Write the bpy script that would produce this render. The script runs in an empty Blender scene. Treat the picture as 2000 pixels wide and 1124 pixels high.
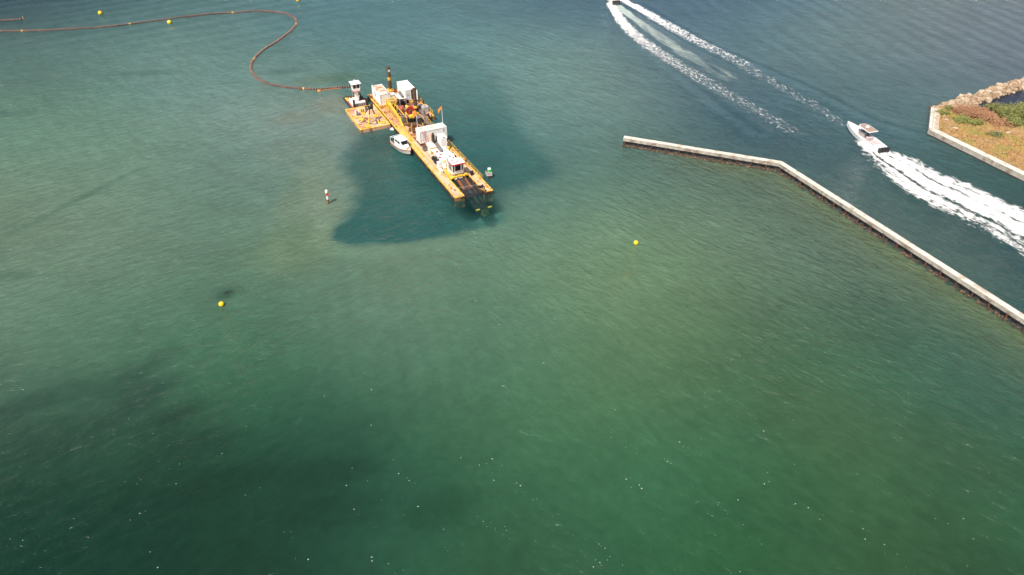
import bpy, bmesh, math, random
import numpy as np
from mathutils import Vector, Matrix
random.seed(7)
rng = np.random.default_rng(11)
scene = bpy.context.scene
C = scene.collection

# ------------------------------------------------------------------ camera, sky, sun, exposure
CAM_H = 71.0
cd = bpy.data.cameras.new('camera'); cam = bpy.data.objects.new('camera', cd); C.objects.link(cam)
cd.sensor_width = 36; cd.lens = 25.92; cd.clip_end = 20000; cd.clip_start = 1
cam.location = (0, 0, CAM_H); cam.rotation_euler = (math.radians(90-37.2), 0, 0)
scene.camera = cam
SUN_EL = math.radians(56); SD = Vector((0.55, 0.83)).normalized()      # direction shadows fall
world = bpy.data.worlds.new('World'); scene.world = world; world.use_nodes = True
wn = world.node_tree; bg = wn.nodes['Background']
sky = wn.nodes.new('ShaderNodeTexSky'); sky.sky_type = 'NISHITA'; sky.sun_disc = False
sky.sun_elevation = SUN_EL; sky.sun_rotation = math.atan2(-SD.x, -SD.y)
sky.air_density = 1.0; sky.dust_density = 2.5; sky.ozone_density = 1.0
wn.links.new(sky.outputs[0], bg.inputs[0]); bg.inputs[1].default_value = 0.10
sl = bpy.data.lights.new('sun', 'SUN'); sun = bpy.data.objects.new('sun', sl); C.objects.link(sun)
sl.energy = 4.6; sl.angle = math.radians(0.5); sl.color = (1.0, 0.94, 0.84)
sdir = Vector((SD.x*math.cos(SUN_EL), SD.y*math.cos(SUN_EL), -math.sin(SUN_EL)))
sun.rotation_euler = sdir.to_track_quat('-Z', 'Y').to_euler()
scene.view_settings.view_transform = 'Standard'; scene.view_settings.look = 'None'
scene.view_settings.gamma = 1; scene.view_settings.use_curve_mapping = False
scene.view_settings.exposure = 0.35

# ------------------------------------------------------------------ helpers
def srgb(r, g, b):
    def f(c):
        c /= 255.
        return c/12.92 if c <= .04045 else ((c+.055)/1.055)**2.4
    return (f(r), f(g), f(b))

def tag(o, label=None, cat=None, group=None, kind=None):
    if label: o['label'] = label
    if cat: o['category'] = cat
    if group: o['group'] = group
    if kind: o['kind'] = kind
    return o

def thing(name, label, cat, loc, rotz=0, group=None):
    o = bpy.data.objects.new(name, None); C.objects.link(o)
    o.location = loc; o.rotation_euler = (0, 0, rotz); o.empty_display_size = .5
    return tag(o, label, cat, group)

class MB:
    def __init__(s): s.v = []; s.f = []
    def add(s, vs, fs):
        n = len(s.v); s.v += [tuple(v) for v in vs]; s.f += [tuple(i+n for i in f) for f in fs]; return s
    def box(s, x0, x1, y0, y1, z0, z1):
        v = [(x0,y0,z0),(x1,y0,z0),(x1,y1,z0),(x0,y1,z0),(x0,y0,z1),(x1,y0,z1),(x1,y1,z1),(x0,y1,z1)]
        return s.add(v, [(0,3,2,1),(4,5,6,7),(0,1,5,4),(1,2,6,5),(2,3,7,6),(3,0,4,7)])
    def boxc(s, c, d, rz=0, ry=0):
        M = Matrix.Rotation(rz, 3, 'Z') @ Matrix.Rotation(ry, 3, 'Y')
        v = []
        for z in (-.5, .5):
            for x, y in ((-.5,-.5),(.5,-.5),(.5,.5),(-.5,.5)):
                p = M @ Vector((x*d[0], y*d[1], z*d[2])); v.append((p.x+c[0], p.y+c[1], p.z+c[2]))
        return s.add(v, [(0,3,2,1),(4,5,6,7),(0,1,5,4),(1,2,6,5),(2,3,7,6),(3,0,4,7)])
    def cyl(s, a, b, r0, r1=None, n=10):
        r1 = r0 if r1 is None else r1
        a = Vector(a); b = Vector(b); d = (b-a).normalized()
        u = d.orthogonal().normalized(); w = d.cross(u)
        v = []
        for p, r in ((a, r0), (b, r1)):
            for i in range(n):
                t = 2*math.pi*i/n; v.append(p + (u*math.cos(t)+w*math.sin(t))*r)
        f = [(i, (i+1) % n, (i+1) % n+n, i+n) for i in range(n)]
        return s.add(v, f + [tuple(range(n))[::-1], tuple(range(n, 2*n))])
    def tube(s, pts, r, n=6):
        for a, b in zip(pts[:-1], pts[1:]): s.cyl(a, b, r, r, n)
        return s
    def sphere(s, c, r, n=12, m=7, sz=1):
        v = [(c[0], c[1], c[2]+r*sz)]; 
        for j in range(1, m):
            t = math.pi*j/m
            for i in range(n):
                a = 2*math.pi*i/n; v.append((c[0]+r*math.sin(t)*math.cos(a), c[1]+r*math.sin(t)*math.sin(a), c[2]+r*sz*math.cos(t)))
        v.append((c[0], c[1], c[2]-r*sz)); f = [(0, 1+i, 1+(i+1) % n) for i in range(n)]
        for j in range(m-2):
            for i in range(n): a = 1+j*n+i; b = 1+j*n+(i+1) % n; f.append((a, a+n, b+n, b))
        k = 1+(m-2)*n; f += [(k+i, len(v)-1, k+(i+1) % n) for i in range(n)]
        return s.add(v, f)
    def prism(s, pts, z0, z1):
        n = len(pts); v = [(x, y, z0) for x, y in pts]+[(x, y, z1) for x, y in pts]
        return s.add(v, [tuple(range(n))[::-1], tuple(range(n, 2*n))]+[(i, (i+1) % n, (i+1) % n+n, i+n) for i in range(n)])
    def loft(s, secs, cap=True):
        n = len(secs[0]); v = [p for q in secs for p in q]; f = []
        for j in range(len(secs)-1):
            for i in range(n): a = j*n+i; b = j*n+(i+1) % n; f.append((a, b, b+n, a+n))
        if cap: f += [tuple(range(n))[::-1], tuple((len(secs)-1)*n+i for i in range(n))]
        return s.add(v, f)
    def mesh(s, name, mat, smooth=False):
        me = bpy.data.meshes.new(name); me.from_pydata(s.v, [], s.f)
        if mat: me.materials.append(mat)
        if smooth:
            me.polygons.foreach_set('use_smooth', [True]*len(me.polygons))
        me.update(); return me
    def build(s, name, mat, parent=None, bevel=0, smooth=False, label=None, kind=None):
        o = bpy.data.objects.new(name, s.mesh(name, mat, smooth)); C.objects.link(o)
        if parent: o.parent = parent
        if bevel:
            b = o.modifiers.new('bevel', 'BEVEL'); b.width = bevel; b.segments = 1; b.limit_method = 'ANGLE'
        if smooth:
            try:
                m = o.modifiers.new('en', 'EDGE_SPLIT'); m.split_angle = math.radians(38)
            except Exception: pass
        if label: o['label'] = label
        if kind: o['kind'] = kind
        return o

def inst(me, name, parent=None, loc=(0,0,0), rot=(0,0,0), scl=(1,1,1)):
    o = bpy.data.objects.new(name, me); C.objects.link(o)
    if parent: o.parent = parent
    o.location = loc; o.rotation_euler = rot; o.scale = scl; return o

def pm(name, col, rough=.6, metal=0., var=.18, scale=1.2, stain=None, stain_amt=.4, stain_scale=.9, bump=0.0, spec=.5):
    """plain painted / weathered surface: base colour, tonal variation, stains in blotches"""
    m = bpy.data.materials.new(name); m.use_nodes = True; nt = m.node_tree; N = nt.nodes; L = nt.links
    b = N['Principled BSDF']; b.inputs['Roughness'].default_value = rough; b.inputs['Metallic'].default_value = metal
    b.inputs['Specular IOR Level'].default_value = spec
    g = N.new('ShaderNodeNewGeometry')
    n1 = N.new('ShaderNodeTexNoise'); n1.inputs['Scale'].default_value = scale; n1.inputs['Detail'].default_value = 5
    L.new(g.outputs['Position'], n1.inputs['Vector'])
    mr = N.new('ShaderNodeMapRange'); mr.inputs[1].default_value = .3; mr.inputs[2].default_value = .7
    mr.inputs[3].default_value = 1-var; mr.inputs[4].default_value = 1+var; L.new(n1.outputs['Fac'], mr.inputs[0])
    mx = N.new('ShaderNodeMix'); mx.data_type = 'RGBA'; mx.blend_type = 'MULTIPLY'; mx.inputs[0].default_value = 1
    mx.inputs[6].default_value = (*col, 1); L.new(mr.outputs[0], mx.inputs[7])
    out = mx.outputs[2]
    if stain:
        n2 = N.new('ShaderNodeTexNoise'); n2.inputs['Scale'].default_value = stain_scale; n2.inputs['Detail'].default_value = 7
        n2.inputs['Roughness'].default_value = .62
        L.new(g.outputs['Position'], n2.inputs['Vector'])
        r2 = N.new('ShaderNodeMapRange'); r2.inputs[1].default_value = .64-.3*stain_amt; r2.inputs[2].default_value = .74-.3*stain_amt
        L.new(n2.outputs['Fac'], r2.inputs[0])
        m2 = N.new('ShaderNodeMix'); m2.data_type = 'RGBA'; m2.inputs[7].default_value = (*stain, 1)
        L.new(r2.outputs[0], m2.inputs[0]); L.new(out, m2.inputs[6]); out = m2.outputs[2]
    L.new(out, b.inputs['Base Color'])
    if bump:
        bp = N.new('ShaderNodeBump'); bp.inputs['Distance'].default_value = bump; bp.inputs['Strength'].default_value = 1
        L.new(n1.outputs['Fac'], bp.inputs['Height']); L.new(bp.outputs[0], b.inputs['Normal'])
    return m

RUST = (.23, .075, .022); DKRUST = (.10, .035, .015)
M = dict(
 white=pm('white_paint', (.82,.80,.76), .5, stain=(.45,.25,.13), stain_amt=.12, var=.06),
 cleanwhite=pm('clean_white', (.84,.83,.80), .35, var=.04),
 rustroof=pm('rusty_white_roof', (.72,.55,.44), .6, stain=(.55,.22,.10), stain_amt=.55, stain_scale=.7),
 greyroof=pm('weathered_roof', (.66,.60,.50), .6, stain=(.42,.30,.2), stain_amt=.2, stain_scale=.8),
 yellow=pm('yellow_paint', (.78,.47,.07), .55, stain=(.36,.15,.05), stain_amt=.4, stain_scale=1.5),
 brightyellow=pm('bright_yellow', (.80,.50,.05), .5, stain=(.42,.19,.05), stain_amt=.22, stain_scale=2.2, var=.14),
 hull=pm('rusty_hull', (.30,.15,.05), .7, stain=(.05,.03,.02), stain_amt=.75, stain_scale=.8, var=.25),
 deck=pm('tan_deck', (.62,.42,.28), .75, stain=(.55,.27,.12), stain_amt=.30, stain_scale=.6, var=.14),
 rustdeck=pm('rust_deck', (.54,.31,.18), .75, stain=RUST, stain_amt=.5, stain_scale=.8, var=.2),
 rust=pm('rust', RUST, .8, stain=DKRUST, stain_amt=.4, stain_scale=1.5),
 brown=pm('brown_steel', (.10,.055,.035), .6, stain=(.15,.06,.02), stain_amt=.35),
 black=pm('black_steel', (.022,.022,.022), .45, stain=(.06,.035,.02), stain_amt=.2, stain_scale=3),
 dark=pm('dark_rubber', (.03,.03,.032), .6),
 grey=pm('grey_paint', (.16,.14,.135), .6, stain=(.2,.11,.06), stain_amt=.25),
 lgrey=pm('light_grey', (.42,.38,.35), .6),
 red=pm('red_paint', (.55,.035,.03), .45, var=.1),
 dullred=pm('dull_red', (.42,.10,.06), .6, stain=(.25,.07,.04), stain_amt=.3),
 orange=pm('orange', (.80,.25,.04), .6, var=.12),
 glass=pm('dark_glass', (.015,.018,.02), .08, var=.05),
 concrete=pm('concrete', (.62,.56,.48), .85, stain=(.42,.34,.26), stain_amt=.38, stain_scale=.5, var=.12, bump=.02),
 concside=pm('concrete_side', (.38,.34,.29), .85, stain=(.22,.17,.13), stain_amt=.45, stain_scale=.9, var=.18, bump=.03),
 sheet=pm('sheet_wall', (.055,.055,.055), .7, stain=(.03,.028,.025), stain_amt=.4, stain_scale=1.5),
 oyster=pm('oyster', (.20,.12,.07), .9, stain=(.05,.04,.03), stain_amt=.75, stain_scale=2.5, var=.3, scale=3, bump=.05),
 pile=pm('pile', (.10,.045,.03), .8, stain=(.03,.02,.02), stain_amt=.3, stain_scale=3),
 rock=pm('rock', (.33,.235,.15), .9, stain=(.27,.15,.08), stain_amt=.42, stain_scale=1.3, var=.25, bump=.05),
 palerock=pm('pale_rock', (.45,.35,.25), .9, var=.15, bump=.03),
 pipe=pm('pipe_black', (.022,.014,.012), .6, stain=(.14,.05,.03), stain_amt=.4, stain_scale=1),
 ring=pm('pipe_float', (.44,.26,.21), .7, stain=(.20,.08,.05), stain_amt=.35, stain_scale=1.3, var=.25),
 buoy=pm('buoy_yellow', (.92,.62,.01), .35, var=.05),
 green=pm('sign_green', (.01,.42,.03), .5, var=.05),
 taupe=pm('boat_top', (.34,.235,.18), .5, var=.06),
 cushion=pm('boat_cushion', (.52,.43,.42), .6, var=.06),
 ray=pm('ray_skin', (.012,.016,.018), .6),
 foliage_g=pm('leaf_green', (.19,.19,.045), .6, stain=(.08,.11,.02), stain_amt=.45, stain_scale=1.2, var=.35, scale=2),
 foliage_o=pm('leaf_olive', (.15,.15,.04), .6, stain=(.07,.08,.03), stain_amt=.45, stain_scale=1.2, var=.35, scale=2),
 foliage_r=pm('leaf_red', (.34,.165,.085), .6, stain=(.28,.17,.05), stain_amt=.35, stain_scale=1.0, var=.3, scale=2),
 foliage_y=pm('leaf_bright', (.20,.20,.05), .6, stain=(.14,.18,.02), stain_amt=.4, var=.3, scale=2),
 twig=pm('twig', (.16,.12,.09), .8),
 skin=pm('skin', (.45,.25,.17), .6, var=.03), cloth=pm('navy_cloth', (.03,.035,.06), .8),
)

# ------------------------------------------------------------------ numpy value noise
_H = rng.random((256, 256))
def vnoise(x, y):
    xi = np.floor(x).astype(int); yi = np.floor(y).astype(int); fx = x-xi; fy = y-yi
    fx = fx*fx*(3-2*fx); fy = fy*fy*(3-2*fy); g = lambda a, b: _H[a & 255, b & 255]
    return (g(xi,yi)*(1-fx)+g(xi+1,yi)*fx)*(1-fy)+(g(xi,yi+1)*(1-fx)+g(xi+1,yi+1)*fx)*fy
def fbm(x, y, o=4):
    s = 0; a = .5; t = 0
    for k in range(o):
        s = s+a*vnoise(x*2**k+17*k, y*2**k+5*k); t += a; a *= .55
    return s/t
def polydist(X, Y, pts):
    d = np.full(X.shape, 1e9); S = np.zeros(X.shape); SG = np.zeros(X.shape); s0 = 0
    for (ax_, ay), (bx, by) in zip(pts[:-1], pts[1:]):
        dx, dy = bx-ax_, by-ay; l2 = dx*dx+dy*dy; l = math.sqrt(l2)
        t = np.clip(((X-ax_)*dx+(Y-ay)*dy)/l2, 0, 1)
        dd = np.hypot(X-ax_-t*dx, Y-ay-t*dy); m = dd < d
        d = np.where(m, dd, d); S = np.where(m, s0+t*l, S)
        SG = np.where(m, np.sign(dx*(Y-ay)-dy*(X-ax_)), SG); s0 += l
    return d, S, SG
def inside(X, Y, poly):
    r = np.zeros(X.shape, bool); n = len(poly)
    for i in range(n):
        x0, y0 = poly[i]; x1, y1 = poly[(i+1) % n]
        c = ((y0 > Y) != (y1 > Y)) & (X < (x1-x0)*(Y-y0)/((y1-y0) if y1 != y0 else 1e-9)+x0); r ^= c
    return r
def catmull(p, k=6, closed=False):
    o = []; n = len(p)
    for i in range(n if closed else n-1):
        g = lambda j: np.array(p[j % n] if closed else p[min(max(j, 0), n-1)], float)
        a, b, c, d = g(i-1), g(i), g(i+1), g(i+2)
        for q in range(k):
            t = q/k; o.append(tuple(.5*((2*b)+(c-a)*t+(2*a-5*b+4*c-d)*t*t+(3*b-a-3*c+d)*t**3)))
    if not closed: o.append(tuple(p[-1]))
    return o

# ------------------------------------------------------------------ world outlines (metres)
PIT = catmull([(-34.8,149.3),(-35.2,140.0),(-34.4,133.3),(-31.3,128.6),(-30.1,123.0),(-29.8,117.4),(-31.4,112.1),(-31.5,107.9),(-29.7,106.3),(-26.5,105.7),(-21.2,106.1),(-14.3,107.4),(-6.4,110.4),(-1.8,112.9),(-1.4,116.4),(-2.9,120.1),(-2.5,123.4),(1.0,125.0),(6.0,127.4),(9.2,131.1),(7.9,137.7),(4.4,144.8),(1.2,156.5),(-1.9,172.7),(-5.3,186.3),(-13.9,197.5),(-25,203),(-41.1,193.6),(-46.7,182.7),(-38.9,166.5)], 4, True)
W2L = [(31.8,245.1),(33.4,227.3),(36.2,212.9),(41.5,196.3),(46.3,185.2),(50.7,175.3),(54.9,166.5),(58.7,158.4),(62.1,150.3),(65.1,142.4)]
W2R = [(36.1,249.6),(41.7,235.9),(49.4,216.5),(58.4,197.5),(65.0,181.0),(71.9,162.7),(74.4,153.0)]
W2C = [(33.7,242.9),(38.7,225.9),(43.8,209.8),(48.5,196.7),(53.1,186.3),(61.8,169.6),(69.4,155.1)]
W1L = [(75.5,146.6),(73.9,143.4),(73.6,138.9),(74.3,130.1),(75.8,124.0),(77.7,119.6),(80.9,114.1),(82.4,111.7),(86.5,102.6),(92,92),(98,80)]
W1R = [(77.4,145),(79.4,141.4),(83.4,137.0),(86.0,131.1),(89.8,126.6),(92.2,121.6),(94.2,118.0),(97.2,112.6),(102,105),(108,94),(115,82)]
RIDGE_A = [(41.2,244.0),(49.9,219.7),(55.8,204.8),(64.7,189.9),(74.9,171.8),(81.5,156.5),(88.8,149.3)]
RIDGE_B = [(36.6,205.6),(41.5,188.1),(49.8,160.7),(54.0,149.3)]
JET = [(23.5,143.3),(53.2,131.8),(75.0,83.1)]
_jd = Vector((JET[2][0]-JET[1][0], JET[2][1]-JET[1][1])).normalized()
JET.append((JET[2][0]+_jd.x*45, JET[2][1]+_jd.y*45))
ISL = [(96.6,160.5),(90.8,148.8),(100.0,127.9),(116.0,91.5)]

def WH(X, Y):
    """height of the water surface: swell trains and wakes"""
    n1 = fbm(X*.03+5, Y*.03, 3); n2 = fbm(X*.05+40, Y*.02+9, 3)
    a = np.clip((Y-165)/40, 0, 1)*np.clip((X-45)/40, 0, 1)
    ph = (X*.978+Y*.209)*2*math.pi/5.6+5*n1
    h = .17*a*np.sin(ph)*np.clip(n2*2.2-.5, 0, 1)
    ph3 = (X*.9-Y*.05)*2*math.pi/8.5+6*n2
    h = h+.06*a*np.sin(ph3)
    b = np.clip((Y-195)/25, 0, 1)*np.clip((-45-X)/30, 0, 1)
    ph2 = (X*.55-Y*.83)*2*math.pi/6.8+6*n2
    h = h+.12*b*np.sin(ph2)*np.clip(n1*2.4-.6, 0, 1)
    for R, s in ((RIDGE_A, .34), (RIDGE_B, .26)):
        d, S, SG = polydist(X, Y, catmull(R, 4)); u = d*SG
        h = h+s*np.exp(-(u/1.3)**2)-s*.7*np.exp(-((u-2.6*(1 if R is RIDGE_A else 1))/1.4)**2)*.6-s*.5*np.exp(-((u+2.6)/1.5)**2)
    h = h+.035*(fbm(X*.35, Y*.35, 3)-.5)*2
    return h

# ------------------------------------------------------------------ water
# what the water looks like from above: turbid sand-laden shallows, dredged hole, deep channel (x, y, sRGB)
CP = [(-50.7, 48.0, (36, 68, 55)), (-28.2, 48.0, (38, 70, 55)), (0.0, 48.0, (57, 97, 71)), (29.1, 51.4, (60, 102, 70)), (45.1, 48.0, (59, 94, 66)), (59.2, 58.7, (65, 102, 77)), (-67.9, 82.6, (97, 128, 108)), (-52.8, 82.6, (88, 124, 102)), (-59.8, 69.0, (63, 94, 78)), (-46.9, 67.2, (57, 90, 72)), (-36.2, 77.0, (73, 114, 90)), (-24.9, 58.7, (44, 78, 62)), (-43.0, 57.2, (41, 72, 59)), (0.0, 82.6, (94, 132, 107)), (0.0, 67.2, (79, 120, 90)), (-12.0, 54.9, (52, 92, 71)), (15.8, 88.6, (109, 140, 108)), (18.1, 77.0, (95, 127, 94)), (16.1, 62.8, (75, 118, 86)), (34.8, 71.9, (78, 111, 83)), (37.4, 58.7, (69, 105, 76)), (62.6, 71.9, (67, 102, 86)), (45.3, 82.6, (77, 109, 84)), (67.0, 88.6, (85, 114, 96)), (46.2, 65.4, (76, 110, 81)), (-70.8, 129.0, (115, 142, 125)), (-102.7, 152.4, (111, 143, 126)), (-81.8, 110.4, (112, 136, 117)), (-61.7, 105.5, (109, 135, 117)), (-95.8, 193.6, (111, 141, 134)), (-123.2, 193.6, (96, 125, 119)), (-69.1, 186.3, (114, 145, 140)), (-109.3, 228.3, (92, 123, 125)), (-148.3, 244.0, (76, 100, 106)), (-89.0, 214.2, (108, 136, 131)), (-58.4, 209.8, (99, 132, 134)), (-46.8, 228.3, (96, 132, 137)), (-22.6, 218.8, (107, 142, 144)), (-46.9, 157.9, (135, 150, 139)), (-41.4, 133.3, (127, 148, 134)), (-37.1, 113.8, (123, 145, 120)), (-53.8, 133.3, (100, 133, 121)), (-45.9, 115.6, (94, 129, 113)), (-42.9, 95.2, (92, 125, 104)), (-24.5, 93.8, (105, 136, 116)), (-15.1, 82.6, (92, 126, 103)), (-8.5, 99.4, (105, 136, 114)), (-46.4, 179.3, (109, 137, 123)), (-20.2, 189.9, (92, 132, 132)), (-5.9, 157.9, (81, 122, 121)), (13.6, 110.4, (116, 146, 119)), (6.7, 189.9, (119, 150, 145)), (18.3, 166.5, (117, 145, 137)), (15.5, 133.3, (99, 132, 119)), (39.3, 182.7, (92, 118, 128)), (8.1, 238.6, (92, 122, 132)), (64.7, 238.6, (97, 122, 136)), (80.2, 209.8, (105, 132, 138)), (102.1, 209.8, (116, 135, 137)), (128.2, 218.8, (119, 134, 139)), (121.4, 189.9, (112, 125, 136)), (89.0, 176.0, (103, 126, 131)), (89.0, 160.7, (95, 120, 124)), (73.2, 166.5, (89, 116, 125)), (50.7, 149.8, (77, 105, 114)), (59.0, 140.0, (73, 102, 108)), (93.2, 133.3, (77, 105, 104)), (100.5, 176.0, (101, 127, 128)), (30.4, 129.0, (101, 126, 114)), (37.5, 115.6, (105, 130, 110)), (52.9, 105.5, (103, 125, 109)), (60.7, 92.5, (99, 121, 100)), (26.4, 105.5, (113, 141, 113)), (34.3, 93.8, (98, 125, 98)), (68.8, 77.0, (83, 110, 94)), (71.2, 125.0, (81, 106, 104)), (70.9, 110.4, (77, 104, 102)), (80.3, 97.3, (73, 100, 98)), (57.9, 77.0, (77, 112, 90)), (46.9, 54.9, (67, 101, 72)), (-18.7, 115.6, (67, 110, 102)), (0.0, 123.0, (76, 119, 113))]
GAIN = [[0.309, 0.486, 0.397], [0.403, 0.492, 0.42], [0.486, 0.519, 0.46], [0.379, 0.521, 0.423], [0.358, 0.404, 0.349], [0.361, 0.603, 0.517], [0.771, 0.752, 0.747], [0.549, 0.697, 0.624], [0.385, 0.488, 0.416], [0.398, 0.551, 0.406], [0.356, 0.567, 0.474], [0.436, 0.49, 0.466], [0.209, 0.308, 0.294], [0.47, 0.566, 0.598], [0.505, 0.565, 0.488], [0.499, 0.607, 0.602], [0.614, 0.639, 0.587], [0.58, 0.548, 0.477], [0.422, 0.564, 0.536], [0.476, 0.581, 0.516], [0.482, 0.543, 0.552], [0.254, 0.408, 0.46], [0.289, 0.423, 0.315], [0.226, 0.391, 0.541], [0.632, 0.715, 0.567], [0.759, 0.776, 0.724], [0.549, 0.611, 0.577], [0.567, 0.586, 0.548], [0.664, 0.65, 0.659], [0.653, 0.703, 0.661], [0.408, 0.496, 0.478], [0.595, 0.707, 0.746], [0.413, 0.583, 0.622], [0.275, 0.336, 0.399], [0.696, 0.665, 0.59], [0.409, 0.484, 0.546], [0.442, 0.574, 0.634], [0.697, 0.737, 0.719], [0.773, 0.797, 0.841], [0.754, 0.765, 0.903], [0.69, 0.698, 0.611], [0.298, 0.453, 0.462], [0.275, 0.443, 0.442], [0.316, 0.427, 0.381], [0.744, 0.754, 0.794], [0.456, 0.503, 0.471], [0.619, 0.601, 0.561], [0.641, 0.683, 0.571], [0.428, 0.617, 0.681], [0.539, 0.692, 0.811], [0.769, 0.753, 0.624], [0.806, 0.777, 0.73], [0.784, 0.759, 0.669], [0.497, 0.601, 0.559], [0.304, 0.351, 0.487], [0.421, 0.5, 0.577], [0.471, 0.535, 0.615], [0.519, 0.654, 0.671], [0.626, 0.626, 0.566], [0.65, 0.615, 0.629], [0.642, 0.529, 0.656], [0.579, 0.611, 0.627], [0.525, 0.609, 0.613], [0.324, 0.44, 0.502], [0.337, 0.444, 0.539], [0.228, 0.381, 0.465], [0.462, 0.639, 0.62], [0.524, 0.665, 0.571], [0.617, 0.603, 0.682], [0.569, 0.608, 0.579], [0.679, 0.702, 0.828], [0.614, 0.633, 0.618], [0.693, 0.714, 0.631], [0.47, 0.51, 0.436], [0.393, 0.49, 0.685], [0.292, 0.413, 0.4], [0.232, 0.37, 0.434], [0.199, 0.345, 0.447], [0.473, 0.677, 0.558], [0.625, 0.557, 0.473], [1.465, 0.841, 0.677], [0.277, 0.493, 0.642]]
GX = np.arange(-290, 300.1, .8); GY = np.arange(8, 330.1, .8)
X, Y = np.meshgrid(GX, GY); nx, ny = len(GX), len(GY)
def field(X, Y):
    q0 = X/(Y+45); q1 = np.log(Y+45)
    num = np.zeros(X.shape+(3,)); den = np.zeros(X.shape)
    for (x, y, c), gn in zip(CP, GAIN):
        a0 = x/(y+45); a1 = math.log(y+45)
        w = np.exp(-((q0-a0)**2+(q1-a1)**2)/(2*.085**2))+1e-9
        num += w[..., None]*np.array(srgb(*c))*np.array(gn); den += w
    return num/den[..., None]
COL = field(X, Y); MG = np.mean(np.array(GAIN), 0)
PITC = np.array(srgb(38, 100, 88))*np.array(PITG := [0.444, 0.569, 0.702])
inp = inside(X, Y, PIT); dp, _, _ = polydist(X, Y, PIT+[PIT[0]]); sp = np.clip(np.where(inp, dp, -dp), -12, 12)
# loose shapes: sand plumes, darker patches, shoals (x, y, rx, ry, angle, colour, strength)
def blob(COL, x, y, rx, ry, a, c, s, nsc=.12, nam=.8):
    ca, sa = math.cos(a), math.sin(a); dx = X-x; dy = Y-y
    u = (dx*ca+dy*sa)/rx; v = (-dx*sa+dy*ca)/ry
    r = np.sqrt(u*u+v*v)+nam*(fbm(X*nsc+x, Y*nsc, 4)-.5)
    w = np.clip(1.25-r, 0, 1); w = (w*w*(3-2*w)*s)[..., None]
    return COL*(1-w)+np.array(srgb(*c))*MG*w
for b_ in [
    (-43, 164, 8, 7, .4, (150,156,142), .8), (-50, 157, 6, 5, .3, (150,150,136), .7), (-45,142,9,9,.2,(132,146,128),.55),
    (-38, 122, 7, 19, .1, (142,154,130), .75), (-37,105,8,9,.2,(128,146,110),.5),
    (-47, 181, 11, 4, .2, (112,132,102), .55),
    (-40, 117, 3.2, 26, .28, (100,125,100), .25),
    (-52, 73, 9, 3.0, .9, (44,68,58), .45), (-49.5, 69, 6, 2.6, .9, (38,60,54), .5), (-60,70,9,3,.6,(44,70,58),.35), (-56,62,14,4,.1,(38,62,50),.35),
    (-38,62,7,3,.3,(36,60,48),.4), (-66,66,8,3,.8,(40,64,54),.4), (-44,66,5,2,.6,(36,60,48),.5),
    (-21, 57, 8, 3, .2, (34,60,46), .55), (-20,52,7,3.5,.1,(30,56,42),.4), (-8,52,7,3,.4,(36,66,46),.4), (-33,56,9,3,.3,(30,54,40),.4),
    (-82, 121, 17, 1.3, 1.06, (76,112,92), .55), (-120,160,14,2.2,.1,(70,104,94),.4),(-82,97,5,2,.2,(70,104,82),.5),
    (-95,185,12,2.5,.1,(78,108,98),.4),(-60,186,7,2,.2,(74,106,98),.4),
    (40, 66, 11, 8, -.6, (84,98,66), .25), (55,60,10,6,-.5,(74,88,56),.2),
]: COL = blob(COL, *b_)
# shallow shelf along the sunny side of the jetty, darker channel beyond it
dj, _, sj = polydist(X, Y, JET); shelf = np.exp(-dj/7)*(sj < 0)*.6
shelf *= np.clip((X-28)/14, 0, 1)
COL = COL*(1-shelf[..., None])+np.array(srgb(104,116,78))*shelf[..., None]
rimm = .13*np.exp(-((sp+2.6)/1.8)**2)*np.clip((112-Y)/6+np.clip((-24-X)/4, 0, 1), 0, 1)
COL *= (1+rimm)[..., None]
rip = .5+.5*np.sin(2*math.pi*(X*.83+Y*.2)/2.8+7*fbm(X*.04, Y*.04, 3))            # faint sand ripples left by the current
rm = np.clip((Y-62)/10, 0, 1)*np.clip((104-Y)/12, 0, 1)*np.clip((X+36)/8, 0, 1)*np.clip((8-X)/16, 0, 1)
COL *= (1-.10*rip*rm*np.clip(2*fbm(X*.07, Y*.07, 3)-.4, 0, 1))[..., None]
COL *= (.93+.14*fbm(X*.09+3, Y*.06+8, 5))[..., None]
LAG = inside(X, Y, [(97,160.4),(112,169),(130,180),(170,205),(170,140),(112,150),(104,157)])
COL[LAG] = np.array(srgb(60, 68, 88))*.7
Z = WH(X, Y); Z = np.where(LAG, 0, Z)
mh = np.exp(-polydist(X, Y, ISL)[0]/3); Z *= 1-mh
CLAR = .16+np.zeros(X.shape)
def cl(x, y, r, s): return s*np.exp(-((X-x)**2+(Y-y)**2)/(r*r))
CLAR = np.clip(CLAR+cl(-6.6, 119.5, 4.5, .68)+cl(-5.6, 116.5, 3.5, .3)+cl(-45.0, 92.0, 1.5, .6)+cl(-26,146,4,.2), 0, .8)

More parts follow.
